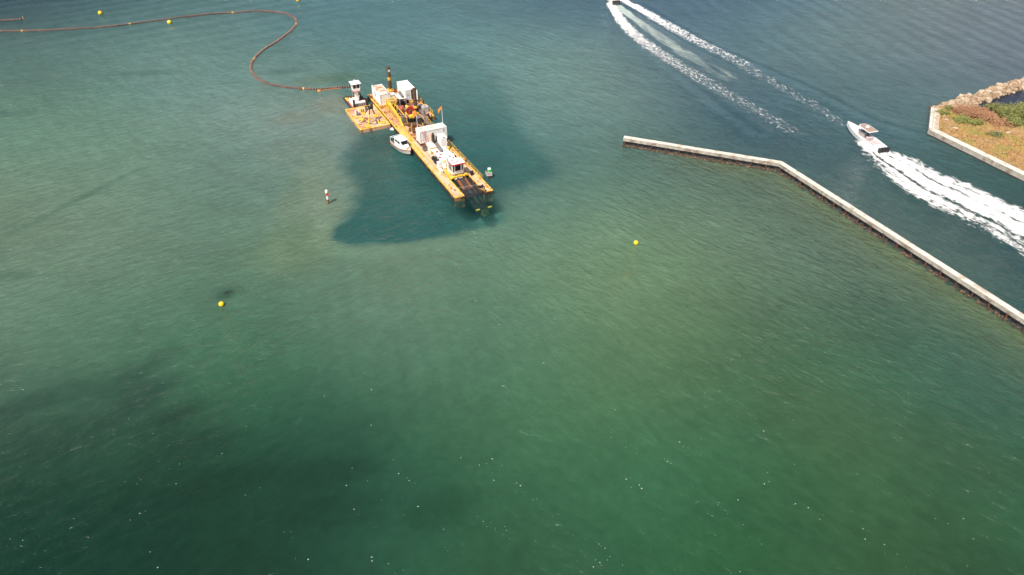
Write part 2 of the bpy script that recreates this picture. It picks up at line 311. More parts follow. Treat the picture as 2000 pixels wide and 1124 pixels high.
def build_water():
    # outer skirt out to the horizon
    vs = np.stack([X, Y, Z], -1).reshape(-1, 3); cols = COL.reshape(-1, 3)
    i = np.arange(nx-1)[None, :]+nx*np.arange(ny-1)[:, None]
    F = np.stack([i, i+1, i+1+nx, i+nx], -1).reshape(-1, 4)
    me = bpy.data.meshes.new('water'); nv = len(vs)
    # ring of far points joined to the border loop
    border = list(range(nx))+[k*nx+nx-1 for k in range(1, ny)]+[(ny-1)*nx+k for k in range(nx-2, -1, -1)]+[k*nx for k in range(ny-2, 0, -1)]
    bp = vs[border]; cen = np.array([0, 150, 0.]); far = cen+(bp-cen)*30; far[:, 2] = 0
    mid = cen+(bp-cen)*2.0; mid[:, 2] = 0
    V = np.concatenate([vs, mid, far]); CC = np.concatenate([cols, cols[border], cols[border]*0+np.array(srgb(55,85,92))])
    nb = len(border); a = np.array(border); b = np.roll(a, -1); k = np.arange(nb); k1 = np.roll(k, -1)
    R1 = np.stack([a, nv+k, nv+k1, b], -1); R2 = np.stack([nv+k, nv+nb+k, nv+nb+k1, nv+k1], -1)
    F = np.concatenate([F, R1, R2])
    me.vertices.add(len(V)); me.vertices.foreach_set('co', V.astype(np.float32).ravel())
    me.loops.add(F.size); me.loops.foreach_set('vertex_index', F.astype(np.int32).ravel())
    me.polygons.add(len(F)); me.polygons.foreach_set('loop_start', np.arange(0, F.size, 4, dtype=np.int32))
    me.polygons.foreach_set('loop_total', np.full(len(F), 4, np.int32)); me.polygons.foreach_set('use_smooth', np.ones(len(F), bool))
    me.update(calc_edges=True)
    ca = me.attributes.new('body', 'FLOAT_COLOR', 'POINT')
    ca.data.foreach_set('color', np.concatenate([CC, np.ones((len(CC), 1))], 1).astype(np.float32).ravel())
    pad = lambda A, v: np.concatenate([A.ravel(), np.full(2*nb, v)]).astype(np.float32)
    for nm, A, v in (('pit', sp, -12), ('clar', CLAR, 0.0), ('lag', LAG.astype(float), 0)):
        at = me.attributes.new(nm, 'FLOAT', 'POINT'); at.data.foreach_set('value', pad(A, v))
    return me

def water_material():
    m = bpy.data.materials.new('sea_water'); m.use_nodes = True; nt = m.node_tree; N = nt.nodes; L = nt.links
    b = N['Principled BSDF']; out = N['Material Output']
    def attr(n):
        a = N.new('ShaderNodeAttribute'); a.attribute_name = n; return a
    def math_(op, a, b_=None, c=None):
        k = N.new('ShaderNodeMath'); k.operation = op
        for i, v in enumerate((a, b_, c)):
            if v is None: continue
            if isinstance(v, (int, float)): k.inputs[i].default_value = v
            else: L.new(v, k.inputs[i])
        return k.outputs[0]
    def noise(vec, sc, det=4, rg=.55, dist=0):
        k = N.new('ShaderNodeTexNoise'); k.inputs['Scale'].default_value = sc; k.inputs['Detail'].default_value = det
        k.inputs['Roughness'].default_value = rg; k.inputs['Distortion'].default_value = dist; L.new(vec, k.inputs['Vector']); return k.outputs['Fac']
    def mrange(v, a, c, d=0., e=1., smooth=False):
        k = N.new('ShaderNodeMapRange'); k.inputs[1].default_value = a; k.inputs[2].default_value = c
        k.inputs[3].default_value = d; k.inputs[4].default_value = e
        if smooth: k.interpolation_type = 'SMOOTHSTEP'
        L.new(v, k.inputs[0]); return k.outputs[0]
    g = N.new('ShaderNodeNewGeometry'); sx = N.new('ShaderNodeSeparateXYZ'); L.new(g.outputs['Position'], sx.inputs[0])
    px, py = sx.outputs[0], sx.outputs[1]
    # two trains of short wind ripples cross the inlet: one from the sea side, one refracted round the shoal
    def train(ang, st):
        k = N.new('ShaderNodeMapping'); k.vector_type = 'TEXTURE'; k.inputs['Rotation'].default_value = (0, 0, math.radians(ang)); k.inputs['Scale'].default_value = (st, 1, 1)
        L.new(g.outputs['Position'], k.inputs[0]); return k.outputs[0]
    vR, vL = train(-47, 2.1), train(36, 2.1)
    n_big = noise(g.outputs['Position'], .13, 3, .5, .3)
    nR = noise(vR, .78, 5, .62, .3); nL = noise(vL, .78, 5, .62, .3)
    mf = mrange(math_('ADD', px, math_('MULTIPLY', math_('SUBTRACT', n_big, .5), 60)), -40, 22)
    n_mid = math_('ADD', math_('MULTIPLY', nR, mf), math_('MULTIPLY', nL, math_('SUBTRACT', 1, mf)))
    n_ridge = math_('MULTIPLY', math_('POWER', n_mid, 1.7), 1.6)
    n_lo = math_('MULTIPLY', math_('MULTIPLY', noise(vR, .36, 3, .55, .2), mrange(py, 95, 170, .15, 1.1)), .95)
    n_fin = noise(g.outputs['Position'], 1.9, 3, .6, .2)
    n_patch = noise(g.outputs['Position'], .03, 3, .5)      # gusts: rougher and smoother patches
    gust = mrange(n_patch, .35, .65, .65, 1.25)
    h = math_('ADD', math_('ADD', math_('MULTIPLY', n_big, .4), n_lo), math_('MULTIPLY', n_ridge, .52))
    h = math_('ADD', h, math_('MULTIPLY', n_fin, .17))
    h = math_('MULTIPLY', h, gust); h = math_('MULTIPLY', h, mrange(py, 55, 125, .30, 1.0))
    lag = attr('lag').outputs['Fac']; h = math_('MULTIPLY', h, math_('SUBTRACT', 1, math_('MULTIPLY', lag, .85)))
    bp = N.new('ShaderNodeBump'); bp.inputs['Strength'].default_value = 1; bp.inputs['Distance'].default_value = 1.7
    L.new(h, bp.inputs['Height'])
    bq = N.new('ShaderNodeBump'); bq.inputs['Strength'].default_value = 1; bq.inputs['Distance'].default_value = .40; L.new(h, bq.inputs['Height'])
    # body colour: turbid water, with the dredged hole cut out of it by a ragged edge
    edge = noise(g.outputs['Position'], .35, 5, .6); pit = math_('ADD', attr('pit').outputs['Fac'], math_('MULTIPLY', math_('SUBTRACT', edge, .5), 3.2))
    pf = mrange(math_('DIVIDE', pit, mrange(py, 108, 124, 1.0, 2.4)), -1.0, 1.2, 0, .94, True)
    soft = mrange(py, 135, 185, 1, .25); pf = math_('MULTIPLY', pf, soft); pf = math_('MULTIPLY', pf, mrange(px, -8, 6, 1, .72))
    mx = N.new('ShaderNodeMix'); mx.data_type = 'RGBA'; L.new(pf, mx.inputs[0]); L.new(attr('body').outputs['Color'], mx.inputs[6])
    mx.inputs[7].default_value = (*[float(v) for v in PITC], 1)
    mot = noise(g.outputs['Position'], .9, 5, .65); streak = n_big  # mottle puts a caustic-like light pattern into the body colour
    k = math_('MULTIPLY', mrange(mot, .3, .7, .93, 1.07), mrange(streak, .3, .7, .93, 1.07))
    k = math_('MULTIPLY', k, mrange(n_mid, .3, .7, .88, 1.12))  # light through the crests painted in: colour rises and falls with ripple height
    ml = N.new('ShaderNodeMix'); ml.data_type = 'RGBA'; ml.blend_type = 'MULTIPLY'; ml.inputs[0].default_value = 1
    L.new(mx.outputs[2], ml.inputs[6]); L.new(k, ml.inputs[7]); df = N.new('ShaderNodeBsdfDiffuse'); L.new(ml.outputs[2], df.inputs[0]); L.new(bq.outputs[0], df.inputs['Normal'])
    N.remove(b); gl = N.new('ShaderNodeBsdfGlossy'); gl.inputs['Roughness'].default_value = .12; L.new(bp.outputs[0], gl.inputs['Normal'])
    fr = N.new('ShaderNodeFresnel'); fr.inputs[0].default_value = 1.34; L.new(bp.outputs[0], fr.inputs['Normal'])
    wm = N.new('ShaderNodeMixShader'); L.new(fr.outputs[0], wm.inputs[0]); L.new(df.outputs[0], wm.inputs[1]); L.new(gl.outputs[0], wm.inputs[2])
    tr = N.new('ShaderNodeBsdfTransparent'); tr.inputs[0].default_value = (.80, .95, .90, 1)
    ms = N.new('ShaderNodeMixShader'); L.new(attr('clar').outputs['Fac'], ms.inputs[0]); L.new(wm.outputs[0], ms.inputs[1]); L.new(tr.outputs[0], ms.inputs[2])
    L.new(ms.outputs[0], out.inputs[0])
    return m
wme = build_water(); wme.materials.append(water_material())
water = bpy.data.objects.new('water', wme); C.objects.link(water); tag(water, kind='structure')

# seabed below: sandy, patchy, lower in the hole
sb = bpy.data.meshes.new('seabed')
st = 6; Xs = X[::st, ::st]; Ys = Y[::st, ::st]; sps = sp[::st, ::st]; Zs = -3.0-3.5*np.clip(sps/4+.5, 0, 1)+.4*fbm(Xs*.1, Ys*.1, 3)
ns, ms_ = Xs.shape; ii = np.arange(ms_-1)[None, :]+ms_*np.arange(ns-1)[:, None]
Fs = np.stack([ii, ii+1, ii+1+ms_, ii+ms_], -1).reshape(-1, 4)
sb.from_pydata(np.stack([Xs, Ys, Zs], -1).reshape(-1, 3).tolist(), [], Fs.tolist())
sca = sb.attributes.new('body', 'FLOAT_COLOR', 'POINT')
cs = COL[::st, ::st].reshape(-1, 3)*1.5; sca.data.foreach_set('color', np.concatenate([cs, np.ones((len(cs), 1))], 1).astype(np.float32).ravel())
smat = bpy.data.materials.new('seabed_sand'); smat.use_nodes = True; an_ = smat.node_tree.nodes.new('ShaderNodeAttribute'); an_.attribute_name = 'body'
smat.node_tree.links.new(an_.outputs['Color'], smat.node_tree.nodes['Principled BSDF'].inputs['Base Color']); smat.node_tree.nodes['Principled BSDF'].inputs['Roughness'].default_value = 1
sb.materials.append(smat); sbo = bpy.data.objects.new('seabed', sb); C.objects.link(sbo); tag(sbo, kind='structure')

# ------------------------------------------------------------------ foam
def foam_material(name, sx_, sy_, ang, bright=.80, col=(1, .98, .95), lo=.94, hi=1.16, top=1.0):
    m = bpy.data.materials.new(name); m.use_nodes = True; nt = m.node_tree; N = nt.nodes; L = nt.links
    b = N['Principled BSDF']; b.inputs['Roughness'].default_value = .9; b.inputs['Base Color'].default_value = (*[bright*c for c in col], 1)
    g = N.new('ShaderNodeNewGeometry'); mp = N.new('ShaderNodeMapping'); mp.vector_type = 'TEXTURE'; mp.inputs['Rotation'].default_value = (0, 0, ang); mp.inputs['Scale'].default_value = (sx_, sy_, 1)
    L.new(g.outputs['Position'], mp.inputs[0])
    n = N.new('ShaderNodeTexNoise'); n.inputs['Scale'].default_value = 1.0; n.inputs['Detail'].default_value = 9; n.inputs['Roughness'].default_value = .68; n.inputs['Distortion'].default_value = .6
    L.new(mp.outputs[0], n.inputs['Vector'])
    a = N.new('ShaderNodeAttribute'); a.attribute_name = 'dens'
    ad = N.new('ShaderNodeMath'); ad.operation = 'ADD'; L.new(n.outputs['Fac'], ad.inputs[0]); L.new(a.outputs['Fac'], ad.inputs[1])
    mr = N.new('ShaderNodeMapRange'); mr.inputs[1].default_value = lo; mr.inputs[2].default_value = hi; mr.inputs[4].default_value = top; L.new(ad.outputs[0], mr.inputs[0])
    tr = N.new('ShaderNodeBsdfTransparent'); ms = N.new('ShaderNodeMixShader')
    L.new(mr.outputs[0], ms.inputs[0]); L.new(tr.outputs[0], ms.inputs[1]); L.new(b.outputs[0], ms.inputs[2]); L.new(ms.outputs[0], N['Material Output'].inputs[0])
    bp = N.new('ShaderNodeBump'); bp.inputs['Distance'].default_value = .25; L.new(n.outputs['Fac'], bp.inputs['Height']); L.new(bp.outputs[0], b.inputs['Normal'])
    return m

def foam(name, label, bbox, res, densf, hgt, mat):
    gx = np.arange(bbox[0], bbox[1], res); gy = np.arange(bbox[2], bbox[3], res); FX, FY = np.meshgrid(gx, gy)
    D = densf(FX, FY); H_ = WH(FX, FY)+.05+hgt(FX, FY, D)
    keep = D > .02; n, k = FX.shape
    cell = keep[:-1, :-1] | keep[1:, :-1] | keep[:-1, 1:] | keep[1:, 1:]
    i = (np.arange(k-1)[None, :]+k*np.arange(n-1)[:, None])[cell]
    F = np.stack([i, i+1, i+1+k, i+k], -1); used = np.unique(F); mp = -np.ones(n*k, int); mp[used] = np.arange(len(used)); F = mp[F]
    V = np.stack([FX, FY, H_], -1).reshape(-1, 3)[used]
    me = bpy.data.meshes.new(name); me.from_pydata(V.tolist(), [], F.tolist()); me.materials.append(mat)
    me.polygons.foreach_set('use_smooth', [True]*len(F))
    at = me.attributes.new('dens', 'FLOAT', 'POINT'); at.data.foreach_set('value', D.ravel()[used].astype(np.float32))
    o = bpy.data.objects.new(name, me); C.objects.link(o); tag(o, label, 'wake', kind='stuff'); return o

w1l, w1r = catmull(W1L, 5), catmull(W1R, 5)
def dens1(x, y):
    poly = w1l+w1r[::-1]; ins = inside(x, y, poly)
    dl, sl_, _ = polydist(x, y, w1l); dr, _, _ = polydist(x, y, w1r)
    d = np.minimum(dl, dr); sd = np.where(ins, d, -d)+1.1*(fbm(x*.5, y*.5, 4)-.5)*2+.5*(fbm(x*1.6, y*1.6, 3)-.5)*2
    D = np.clip(.43+sd*.17, 0, .74)+.30*(fbm(x*.45+20, y*.45, 5)-.5)
    t = dl/(dl+dr+1e-6)
    # two dark slots either side of the prop wash, opening astern
    s = sl_; ramp = np.clip((s-5)/4, 0, 1)*np.clip(1.3-s/75, .2, 1)
    wob = .09*(fbm(x*.25, y*.25, 4)-.5)+.05*(fbm(x*1.1, y*1.1, 3)-.5)
    for tc, wd, am in ((.33, .05, .30), (.66, .035, .24), (.16, .05, .14), (.84, .04, .12), (.50, .03, .06)):
        D = D-am*ramp*np.exp(-((t-tc-wob)/wd)**2)*ins
    thin = np.clip((s-26)/25, 0, 1)*.20*np.exp(-((t-.2)/.16)**2)*ins
    return np.clip(D-thin, 0, 1.1)
def hgt1(x, y, D):
    _, s, _ = polydist(x, y, w1l)
    a = .55*np.exp(-s/28)+.10
    return a*np.clip(D, 0, 1)*(fbm(x*.9, y*.9, 4)*1.3-.15)
foam('wake_foam', 'broad solid white churned wake behind the speedboat in the channel', (69, 120, 78, 150), .25, dens1, hgt1, foam_material('foam_near', .5, 1.3, math.radians(25)))

w2l, w2r, w2c = catmull(W2L, 5), catmull(W2R, 5), catmull(W2C, 5)
def dens2(x, y):
    n = (fbm(x*.6, y*.6, 4)-.5)*2
    dl, s1, g1 = polydist(x, y, w2l); dr, s2, g2 = polydist(x, y, w2r)
    L1 = 108.; e1 = np.clip(1-s1/L1, 0, 1); e2 = np.clip(1-s2/105., 0, 1)
    wl = 1.7+2.0*np.clip(s1/50, 0, 1); wr = 1.6+1.7*np.clip(s2/50, 0, 1)
    D = (.425+.37*e1**2.2)*np.exp(-((dl+n*.6)/wl)**4)
    D = np.maximum(D, (.425+.36*e2**2.6)*np.exp(-((dr+n*.6)/wr)**4))
    D = D*np.clip((L1+8-np.minimum(s1, s2+4))/16, 0, 1)
    return np.where(D < .06, 0, D)
foam('wake_foam', 'long lacy pair of fading white wake lines from the boat at the top edge', (26, 84, 138, 252), .33, dens2,
     lambda x, y, D: .5*np.exp(-np.clip(250-y, 0, 99)/16)*D*fbm(x*.8, y*.8, 3), foam_material('foam_far', .55, 1.2, math.radians(20), .85, (1, .97, .94), .94, 1.2, .92))
def dens3(x, y):
    dc, s, _ = polydist(x, y, w2c); n = (fbm(x*.4, y*.4, 4)-.5)
    D = (.34*np.exp(-s/38)+.42)*np.exp(-((dc+n*1.0)/(1.3+s*.04))**4)*np.clip((95-s)/50, 0, 1)**.5
    D = D+.62*np.exp(-s/9)*np.exp(-(dc/2.0)**2)
    return np.where(D < .05, 0, D)
foam('wake_foam', 'smooth pale propeller wash down the middle between the two far wake lines', (28, 78, 145, 250), .4, dens3,
     lambda x, y, D: 0*D+.01, foam_material('foam_wash', 1.8, 8, math.radians(22), .55, (.84, .97, .88), .85, 1.3, .75))
# splash where cooling water falls beside the dredge
def dens4(x, y): return np.clip(.95-np.hypot((x+26.5)/1.0, (y-151.6)/1.2)*.75, 0, 1)
o_ = foam('splash', 'small white splash of discharge water between the yellow work barge and dredge', (-28.5, -24.5, 149.5, 153.7), .2, dens4, lambda x, y, D: .3*D*fbm(x*2, y*2, 3), foam_material('foam_splash', .3, .3, 0)); o_['category'] = 'splash'

# floating flecks of foam and sun glints, the glints put in as white meshes
MBf = MB()
lanes = []
for k in range(46):
    yy = 44+abs(random.gauss(0, 1))*20 if random.random() < .85 else random.uniform(60, 120)
    lanes.append(((random.gauss(-2, 14) if random.random() < .45 else random.uniform(-1, 1)*(yy*.62+22)*.9), yy, random.uniform(1.5, 5), random.uniform(.4, 1.0)))
for k in range(300):
    lx0, ly0, sp0, an0 = random.choice(lanes); q0 = random.gauss(0, sp0)
    xx = lx0+q0*math.cos(an0)+random.gauss(0, .5); yy = ly0-q0*math.sin(an0)+random.gauss(0, .5)
    r_ = random.choice([.012, .014, .016, .02, .024, .04]); h0 = float(WH(np.array([[xx]]), np.array([[yy]]))[0, 0])+.02
    n_ = 5; a0 = random.random()*6; e = random.uniform(1, 2.2)
    MBf.add([(xx+r_*e*math.cos(a0+2*math.pi*i/n_), yy+r_*math.sin(a0+2*math.pi*i/n_), h0) for i in range(n_)]+[(xx, yy, h0+r_*.6)], [(i, (i+1) % n_, n_) for i in range(n_)])
MBf.build('foam_glint_flecks', M['cleanwhite']); tag(bpy.data.objects['foam_glint_flecks'], 'tiny white foam flecks and modelled sun glints scattered over the near green water', 'foam', kind='stuff')

# ------------------------------------------------------------------ dredge (frame: x towards the bow, y to starboard)
R0 = Vector((-34.727, 168.829)); SINK = .55; AX = Vector((.4424, -.8968)); LT = Vector((.8968, .4424)); RZ = math.atan2(-.8968, .4424)
def D(x, y, z=0): p = R0+AX*x+LT*y; return (p.x, p.y, z-SINK)
DK = 1.33
dr = thing('dredger', 'long yellow and rust cutter suction dredger with split bow, machinery and white control cab', 'dredger', D(0, 0), RZ)
outline = [(0,0),(54.3,0),(54.3,2.0),(46.3,2.0),(46.3,5.9),(54.8,5.9),(54.8,7.7),(20.0,7.7),(18.3,9.4),(18.3,10.1),(6.8,10.1),(5.2,8.9),(0,8.9)]
MB().prism(outline, -1.0, 1.28).build('hull', M['hull'], dr)
def plate(mat, x0, x1, y0, y1, zt=DK): return MB().box(x0+.03, x1-.03, y0+.03, y1-.03, 1.27, zt).build('deck_plate', mat, dr)
for i in range(18):
    x = i*3.0
    plate(M['deck'] if i > 6 else M['rustdeck'], x, x+3.0, .32, 1.9, DK+random.uniform(0, .015))
for i in range(12):
    x = 20+i*2.9
    plate(M['deck'], x, x+2.9, 5.95, 7.4, DK+random.uniform(0, .015))
for i in range(9):
    x = 20.2+i*2.9; plate(M['rustdeck'] if i < 3 else M['deck'], x, x+2.9, 1.96, 5.9, DK-.01)
for i in range(6):
    for j in range(3): plate(M['rustdeck'], .3+i*3, .3+i*3+3, 1.96+j*2.3, 1.96+j*2.3+2.3, DK-.01)
for i in range(4): plate(M['rustdeck'], 6.9+i*2.8, 6.9+i*2.8+2.8, 8.9, 9.9)
# yellow coamings
def edge(x0, x1, y0, y1, z1=1.47): MB().box(x0, x1, y0, y1, 1.282, z1).build('edge_beam', M['yellow'], dr, bevel=.03)
edge(0, 54.3, 0, .3); edge(54.0, 54.299, .31, 1.69, 1.44); edge(46.4, 54.299, 1.7, 1.998, 1.43)
edge(46.4, 54.79, 5.902, 6.1, 1.43); edge(20.2, 54.79, 7.45, 7.698); edge(54.5, 54.795, 6.12, 7.44, 1.44)
edge(6.9, 18.2, 9.92, 10.098); edge(18.05, 18.29, 9.2, 9.9); edge(.3, 5, 8.7, 8.898); edge(0, .25, .32, 8.6)
# fender blocks along the port side
fm = MB().box(-.28, .28, -.17, 0, -.5, .62).mesh('fender', M['dark'])
for i in range(46): inst(fm, 'fender', dr, (19.6+i*.76, -.003, .45), (0, 0, 0), (random.uniform(.55, .9), 1, random.uniform(.6, 1.0)))
for x in (1, 4, 7.2, 10.5): inst(fm, 'fender', dr, (x+8, 10.27, .5))
# bitts and rusty stains of the deck
def bollard(x, y, mat='yellow'):
    b = MB(); b.box(x-.35, x+.35, y-.12, y+.12, 1.34, 1.42)
    for s in (-.2, .2): b.cyl((x+s, y, 1.4), (x+s, y, 1.85), .09, .09, 8).cyl((x+s, y, 1.85), (x+s, y, 1.9), .12, .12, 8)
    b.build('bollard', M[mat], dr)
for x, y in ((50.5,.7),(42,.75),(35,.7),(28,.75),(53,7.0),(49.5,7.1),(43,7.05),(36,7.0),(2,1),(15,9.4)): bollard(x, y)
# railings
def railing(pts, h=1.05, mat='yellow', gap=1.5, parent=None, z=DK):
    b = MB()
    for (xa, ya), (xb, yb) in zip(pts[:-1], pts[1:]):
        l = math.hypot(xb-xa, yb-ya); n = max(1, round(l/gap))
        for i in range(n+1):
            t = i/n; x = xa+(xb-xa)*t; y = ya+(yb-ya)*t; b.cyl((x, y, z), (x, y, z+h), .035, .035, 5)
        for k in (h, h*.55): b.cyl((xa, ya, z+k), (xb, yb, z+k), .035, .035, 5)
    b.build('railing', M[mat], parent or dr)
for x0, x1 in ((6.9, 10.8), (12.4, 17.6)): railing([(x0, 10.0), (x1, 10.0)])
for x0, x1 in ((21, 25.5), (33, 37.2), (37.8, 42.2), (42.8, 45.8), (46.4, 50.2)): railing([(x0, 7.58), (x1, 7.58)])
railing([(9.2, 1.0), (18.0, 1.0)]); railing([(9.5, 1.75), (17.5, 1.75)]); railing([(19.5, 1.2), (27, 1.2)], .95)
railing([(31, .75), (36, .75)], .6); railing([(36.8, .8), (43.2, .8)], .75); railing([(43.4, .85), (46.2, 1.25)], .9)
# yellow gangway stepping down from the gantry, and the twin pipes along the port deck
g = MB()
for a, b_ in (((10.2,1.9,3.1),(13.6,1.95,2.9)),((13.6,1.95,2.9),(18.4,1.95,2.15)),((18.4,1.85,2.15),(21.4,1.6,1.55)),((21.4,1.6,1.55),(28,1.45,1.45))):
    d = Vector(b_)-Vector(a); c = (Vector(a)+Vector(b_))/2
    g.boxc(c, (d.length, .52 if a[0] < 18 else .4, .12), math.atan2(d.y, d.x), math.asin(-d.z/d.length))
g.build('gangway', M['brightyellow'], dr)
railing([(13.4, 1.5), (18.2, 1.55)], .9, 'brightyellow', 1.2, z=2.3)
MB().tube([(19, .62, 1.6), (27, .62, 1.52), (36, .62, 1.5)], .12, 6).tube([(20, .95, 1.55), (34.5, 1.0, 1.5)], .09, 6).build('deck_pipe', M['brightyellow'], dr)
gt = MB()
for x in (9.0, 10.4):
    for y in (1.9, 3.7): gt.box(x-.12, x+.12, y-.12, y+.12, 1.34, 3.2)
for x in (9.0, 10.4): gt.box(x-.1, x+.1, 1.75, 3.85, 3.2, 3.4)
for y in (1.85, 3.75): gt.box(8.9, 10.5, y-.1, y+.1, 3.401, 3.55)
gt.box(9.0, 10.4, 2.2, 2.9, 2.3, 2.42); gt.build('gantry', M['brightyellow'], dr, bevel=.02)
# support frames carrying the stern containers
sf = MB()
for x in (2.8, 5.6, 8.4): sf.box(x-.12, x+.12, .6, 3.1, 1.34, 1.97)
sf.box(2.7, 8.7, .55, .7, 1.6, 1.9); sf.box(8.55, 8.72, .75, 4.3, 1.7, 1.95)
sf.build('container_stand', M['yellow'], dr)
for x in (3.3, 6, 8.7): MB().box(x-.12, x+.12, 6.9, 9.3, 1.34, 1.97).build('container_stand', M['yellow'], dr)
for y in (2.1, 4.9, 7.6): MB().box(28.8, 31.2, y-.12, y+.12, 1.34, 1.87).build('container_stand', M['black'], dr)
# suction ladder in the well
ld = MB()
A = Vector((46.9, 0, 1.15)); B = Vector((58.6, 0, -.55)); dd = (B-A); ln = dd.length; ry = math.asin(-dd.z/ln); cc = (A+B)/2
for y in (2.9, 5.2): ld.boxc((cc.x, y, cc.z), (ln, .22, .55), 0, ry)
for k in range(9):
    p = A+dd*(k+.5)/9; ld.boxc((p.x, 4.05, p.z-.05), (.18, 2.1, .3), 0, ry)
ld.boxc((cc.x, 4.05, cc.z-.1), (ln, 2.2, .3), 0, ry); ld.boxc((50.2, 4.0, .66), (7.7, 3.72, .12), 0, .02)
lad = ld.build('cutter_ladder', M['black'], dr)
for y in (3.35, 4.75):
    p = A+dd*.22; MB().boxc((p.x, y, p.z+.1), (3.6, .62, .08), 0, ry).build('ladder_plate', M['rust'], lad)
q = MB()
for y in (3.85, 4.15, 5.0): q.cyl((A.x, y, A.z+.25), (B.x-2.5, y, B.z+.8), .035, .035, 5)
q.build('hydraulic_line', M['grey'], lad)
MB().cyl((A.x, 4.4, A.z+.2), (B.x-.6, 4.1, B.z+.35), .17, .17, 8).build('suction_pipe', M['black'], lad)
ct = MB(); ct.cyl((B.x, 4.05, B.z), (B.x+1.1, 4.05, B.z-.25), .75, .45, 12)
for k in range(60):
    a = random.random()*6.28; x = random.uniform(0, 1.2); rr = .75-.25*x
    ct.boxc((B.x+x, 4.05+rr*math.cos(a), B.z+rr*math.sin(a)), (.28, .1, .22), a, .5)
ct.build('cutter_head', pm('algae', (.07,.10,.025), .8, stain=(.02,.02,.015), stain_amt=.5, stain_scale=3, var=.3, scale=3), lad)
for y in (2.9, 5.35): MB().boxc((B.x-.3, y, B.z+.75), (.3, .75, .2)).build('yellow_pad', M['brightyellow'], lad)
sv = MB(); sv.tube([(53.2,2.0,1.5),(54.6,4.9,2.75),(55.1,5.6,2.85),(54.6,6.2,1.5),(55.2,6.3,-.3)], .09, 6).tube([(54.6,4.9,2.75),(53.6,6.2,1.45)], .08, 6)
sv.boxc((54.8, 5.1, 2.8), (.9, .5, .28), .9).cyl((54.9,5.35,2.95),(54.9,5.55,2.95),.28,.28,12)
sv.build('sheave_frame', M['black'], dr)
MB().tube([(51.6,1.8,1.7),(52.1,5.95,1.75)], .03, 4).build('guy_wire', M['lgrey'], dr)
# engine house under a white roof
EH = MB().box(38.0, 45.2, 2.5, 4.7, 1.34, 3.5).build('engine_house', M['white'], dr, bevel=.04)
MB().prism([(37.9,1.75),(44.2,1.75),(44.2,2.45),(45.35,2.45),(45.35,4.85),(37.9,4.85)], 3.52, 3.66).build('roof', M['cleanwhite'], EH, bevel=.03)
b = MB(); b.box(41.7, 42.3, 1.8, 2.3, 3.662, 3.75).box(39.4, 39.9, 2.2, 2.6, 3.662, 3.9).box(43.0, 43.7, 3.0, 3.2, 3.662, 3.74)
b.cyl((40.9,2.7,3.66),(40.9,2.7,3.72),.3,.3,12).build('roof_hatch', M['dullred'], EH)
MB().box(44.35,44.75,2.46,4.9,3.68,3.85).box(41.9,42.0,1.8,4.7,3.664,3.70).box(39.9,40.0,1.8,4.7,3.664,3.70).build('roof_rib', M['cleanwhite'], EH)
MB().cyl((38.6,3.4,3.7),(38.6,4.1,3.7),.06,.06,6).cyl((42.7,3.9,3.66),(42.7,3.9,4.05),.12,.12,8).cyl((43.5,4.3,3.66),(43.5,4.3,3.95),.15,.15,8).build('roof_vent', M['grey'], EH)
b = MB()
for k in range(5): b.box(38.4+k*1.2, 38.46+k*1.2+.7, 2.44, 2.497, 1.9, 3.1)
b.build('louvre', M['grey'], EH)
# machinery showing on the port side of the engine house
b = MB(); b.cyl((38.2,2.0,1.9),(39.0,2.05,1.9),.42,.42,12).cyl((39.1,2.0,1.75),(40.0,2.0,1.75),.3,.3,10).cyl((40.2,2.1,1.8),(41.2,2.1,1.8),.36,.36,12).boxc((39.6,2.05,2.2),(1.2,.35,.3)).tube([(38.2,1.7,1.5),(38.9,1.55,2.3),(40,1.6,1.6),(41.2,1.7,2.0)],.07,5).build('engine_block', M['black'], dr)
# control cab
CB = MB(); x0, x1, y0, y1 = 45.0, 47.0, 2.55, 5.05
CB.add([(x0,y0,2.0),(x1-.1,y0+.05,2.0),(x1-.1,y1-.05,2.0),(x0,y1,2.0),(x0,y0,4.3),(x1+.12,y0,4.3),(x1+.12,y1,4.3),(x0,y1,4.3)], [(0,3,2,1),(4,5,6,7),(0,1,5,4),(1,2,6,5),(2,3,7,6),(3,0,4,7)])
cab = CB.build('control_cab', M['white'], dr, bevel=.03)
def win(ya, yb, za, zb):
    f = lambda z: 46.9+.22*(z-2.0)/2.3+.012
    MB().add([(f(za), ya, za), (f(za), yb, za), (f(zb), yb, zb), (f(zb), ya, zb), (f(za)-.1, ya, za), (f(za)-.1, yb, za), (f(zb)-.1, yb, zb), (f(zb)-.1, ya, zb)], [(0,1,2,3),(4,7,6,5),(0,4,5,1),(3,2,6,7),(0,3,7,4),(1,5,6,2)]).build('window', M['glass'], cab)
win(3.2, 4.35, 2.75, 4.1); win(2.75, 2.98, 2.6, 4.1); win(4.6, 4.85, 2.75, 4.1)
for xa, xb in ((45.25, 45.85), (46.05, 46.75)): MB().box(xa, xb, 2.535, 2.62, 2.75, 4.05).build('window', M['glass'], cab)
MB().box(44.9, 47.55, 2.4, 5.25, 4.302, 4.42).build('roof', M['cleanwhite'], cab, bevel=.02)
MB().box(47.552, 47.62, 2.35, 5.3, 4.27, 4.52).box(44.9, 47.55, 2.33, 2.398, 4.27, 4.52).build('roof_trim', M['red'], cab)
MB().box(45.4,45.9,2.9,3.3,4.425,4.6).box(46.2,46.6,3.6,4.3,4.425,4.56).cyl((46.9,4.6,4.42),(46.9,4.6,4.75),.1,.1,8).cyl((46.8,3.1,4.42),(46.8,3.1,4.7),.13,.13,8).build('roof_vent', M['lgrey'], cab)
MB().cyl((45.0,5.1,4.4),(45.0,5.1,6.6),.03,.02,5).build('aerial', M['grey'], cab)
cf = MB(); cf.box(46.3, 47.3, 2.1, 5.85, 1.30, 1.55)
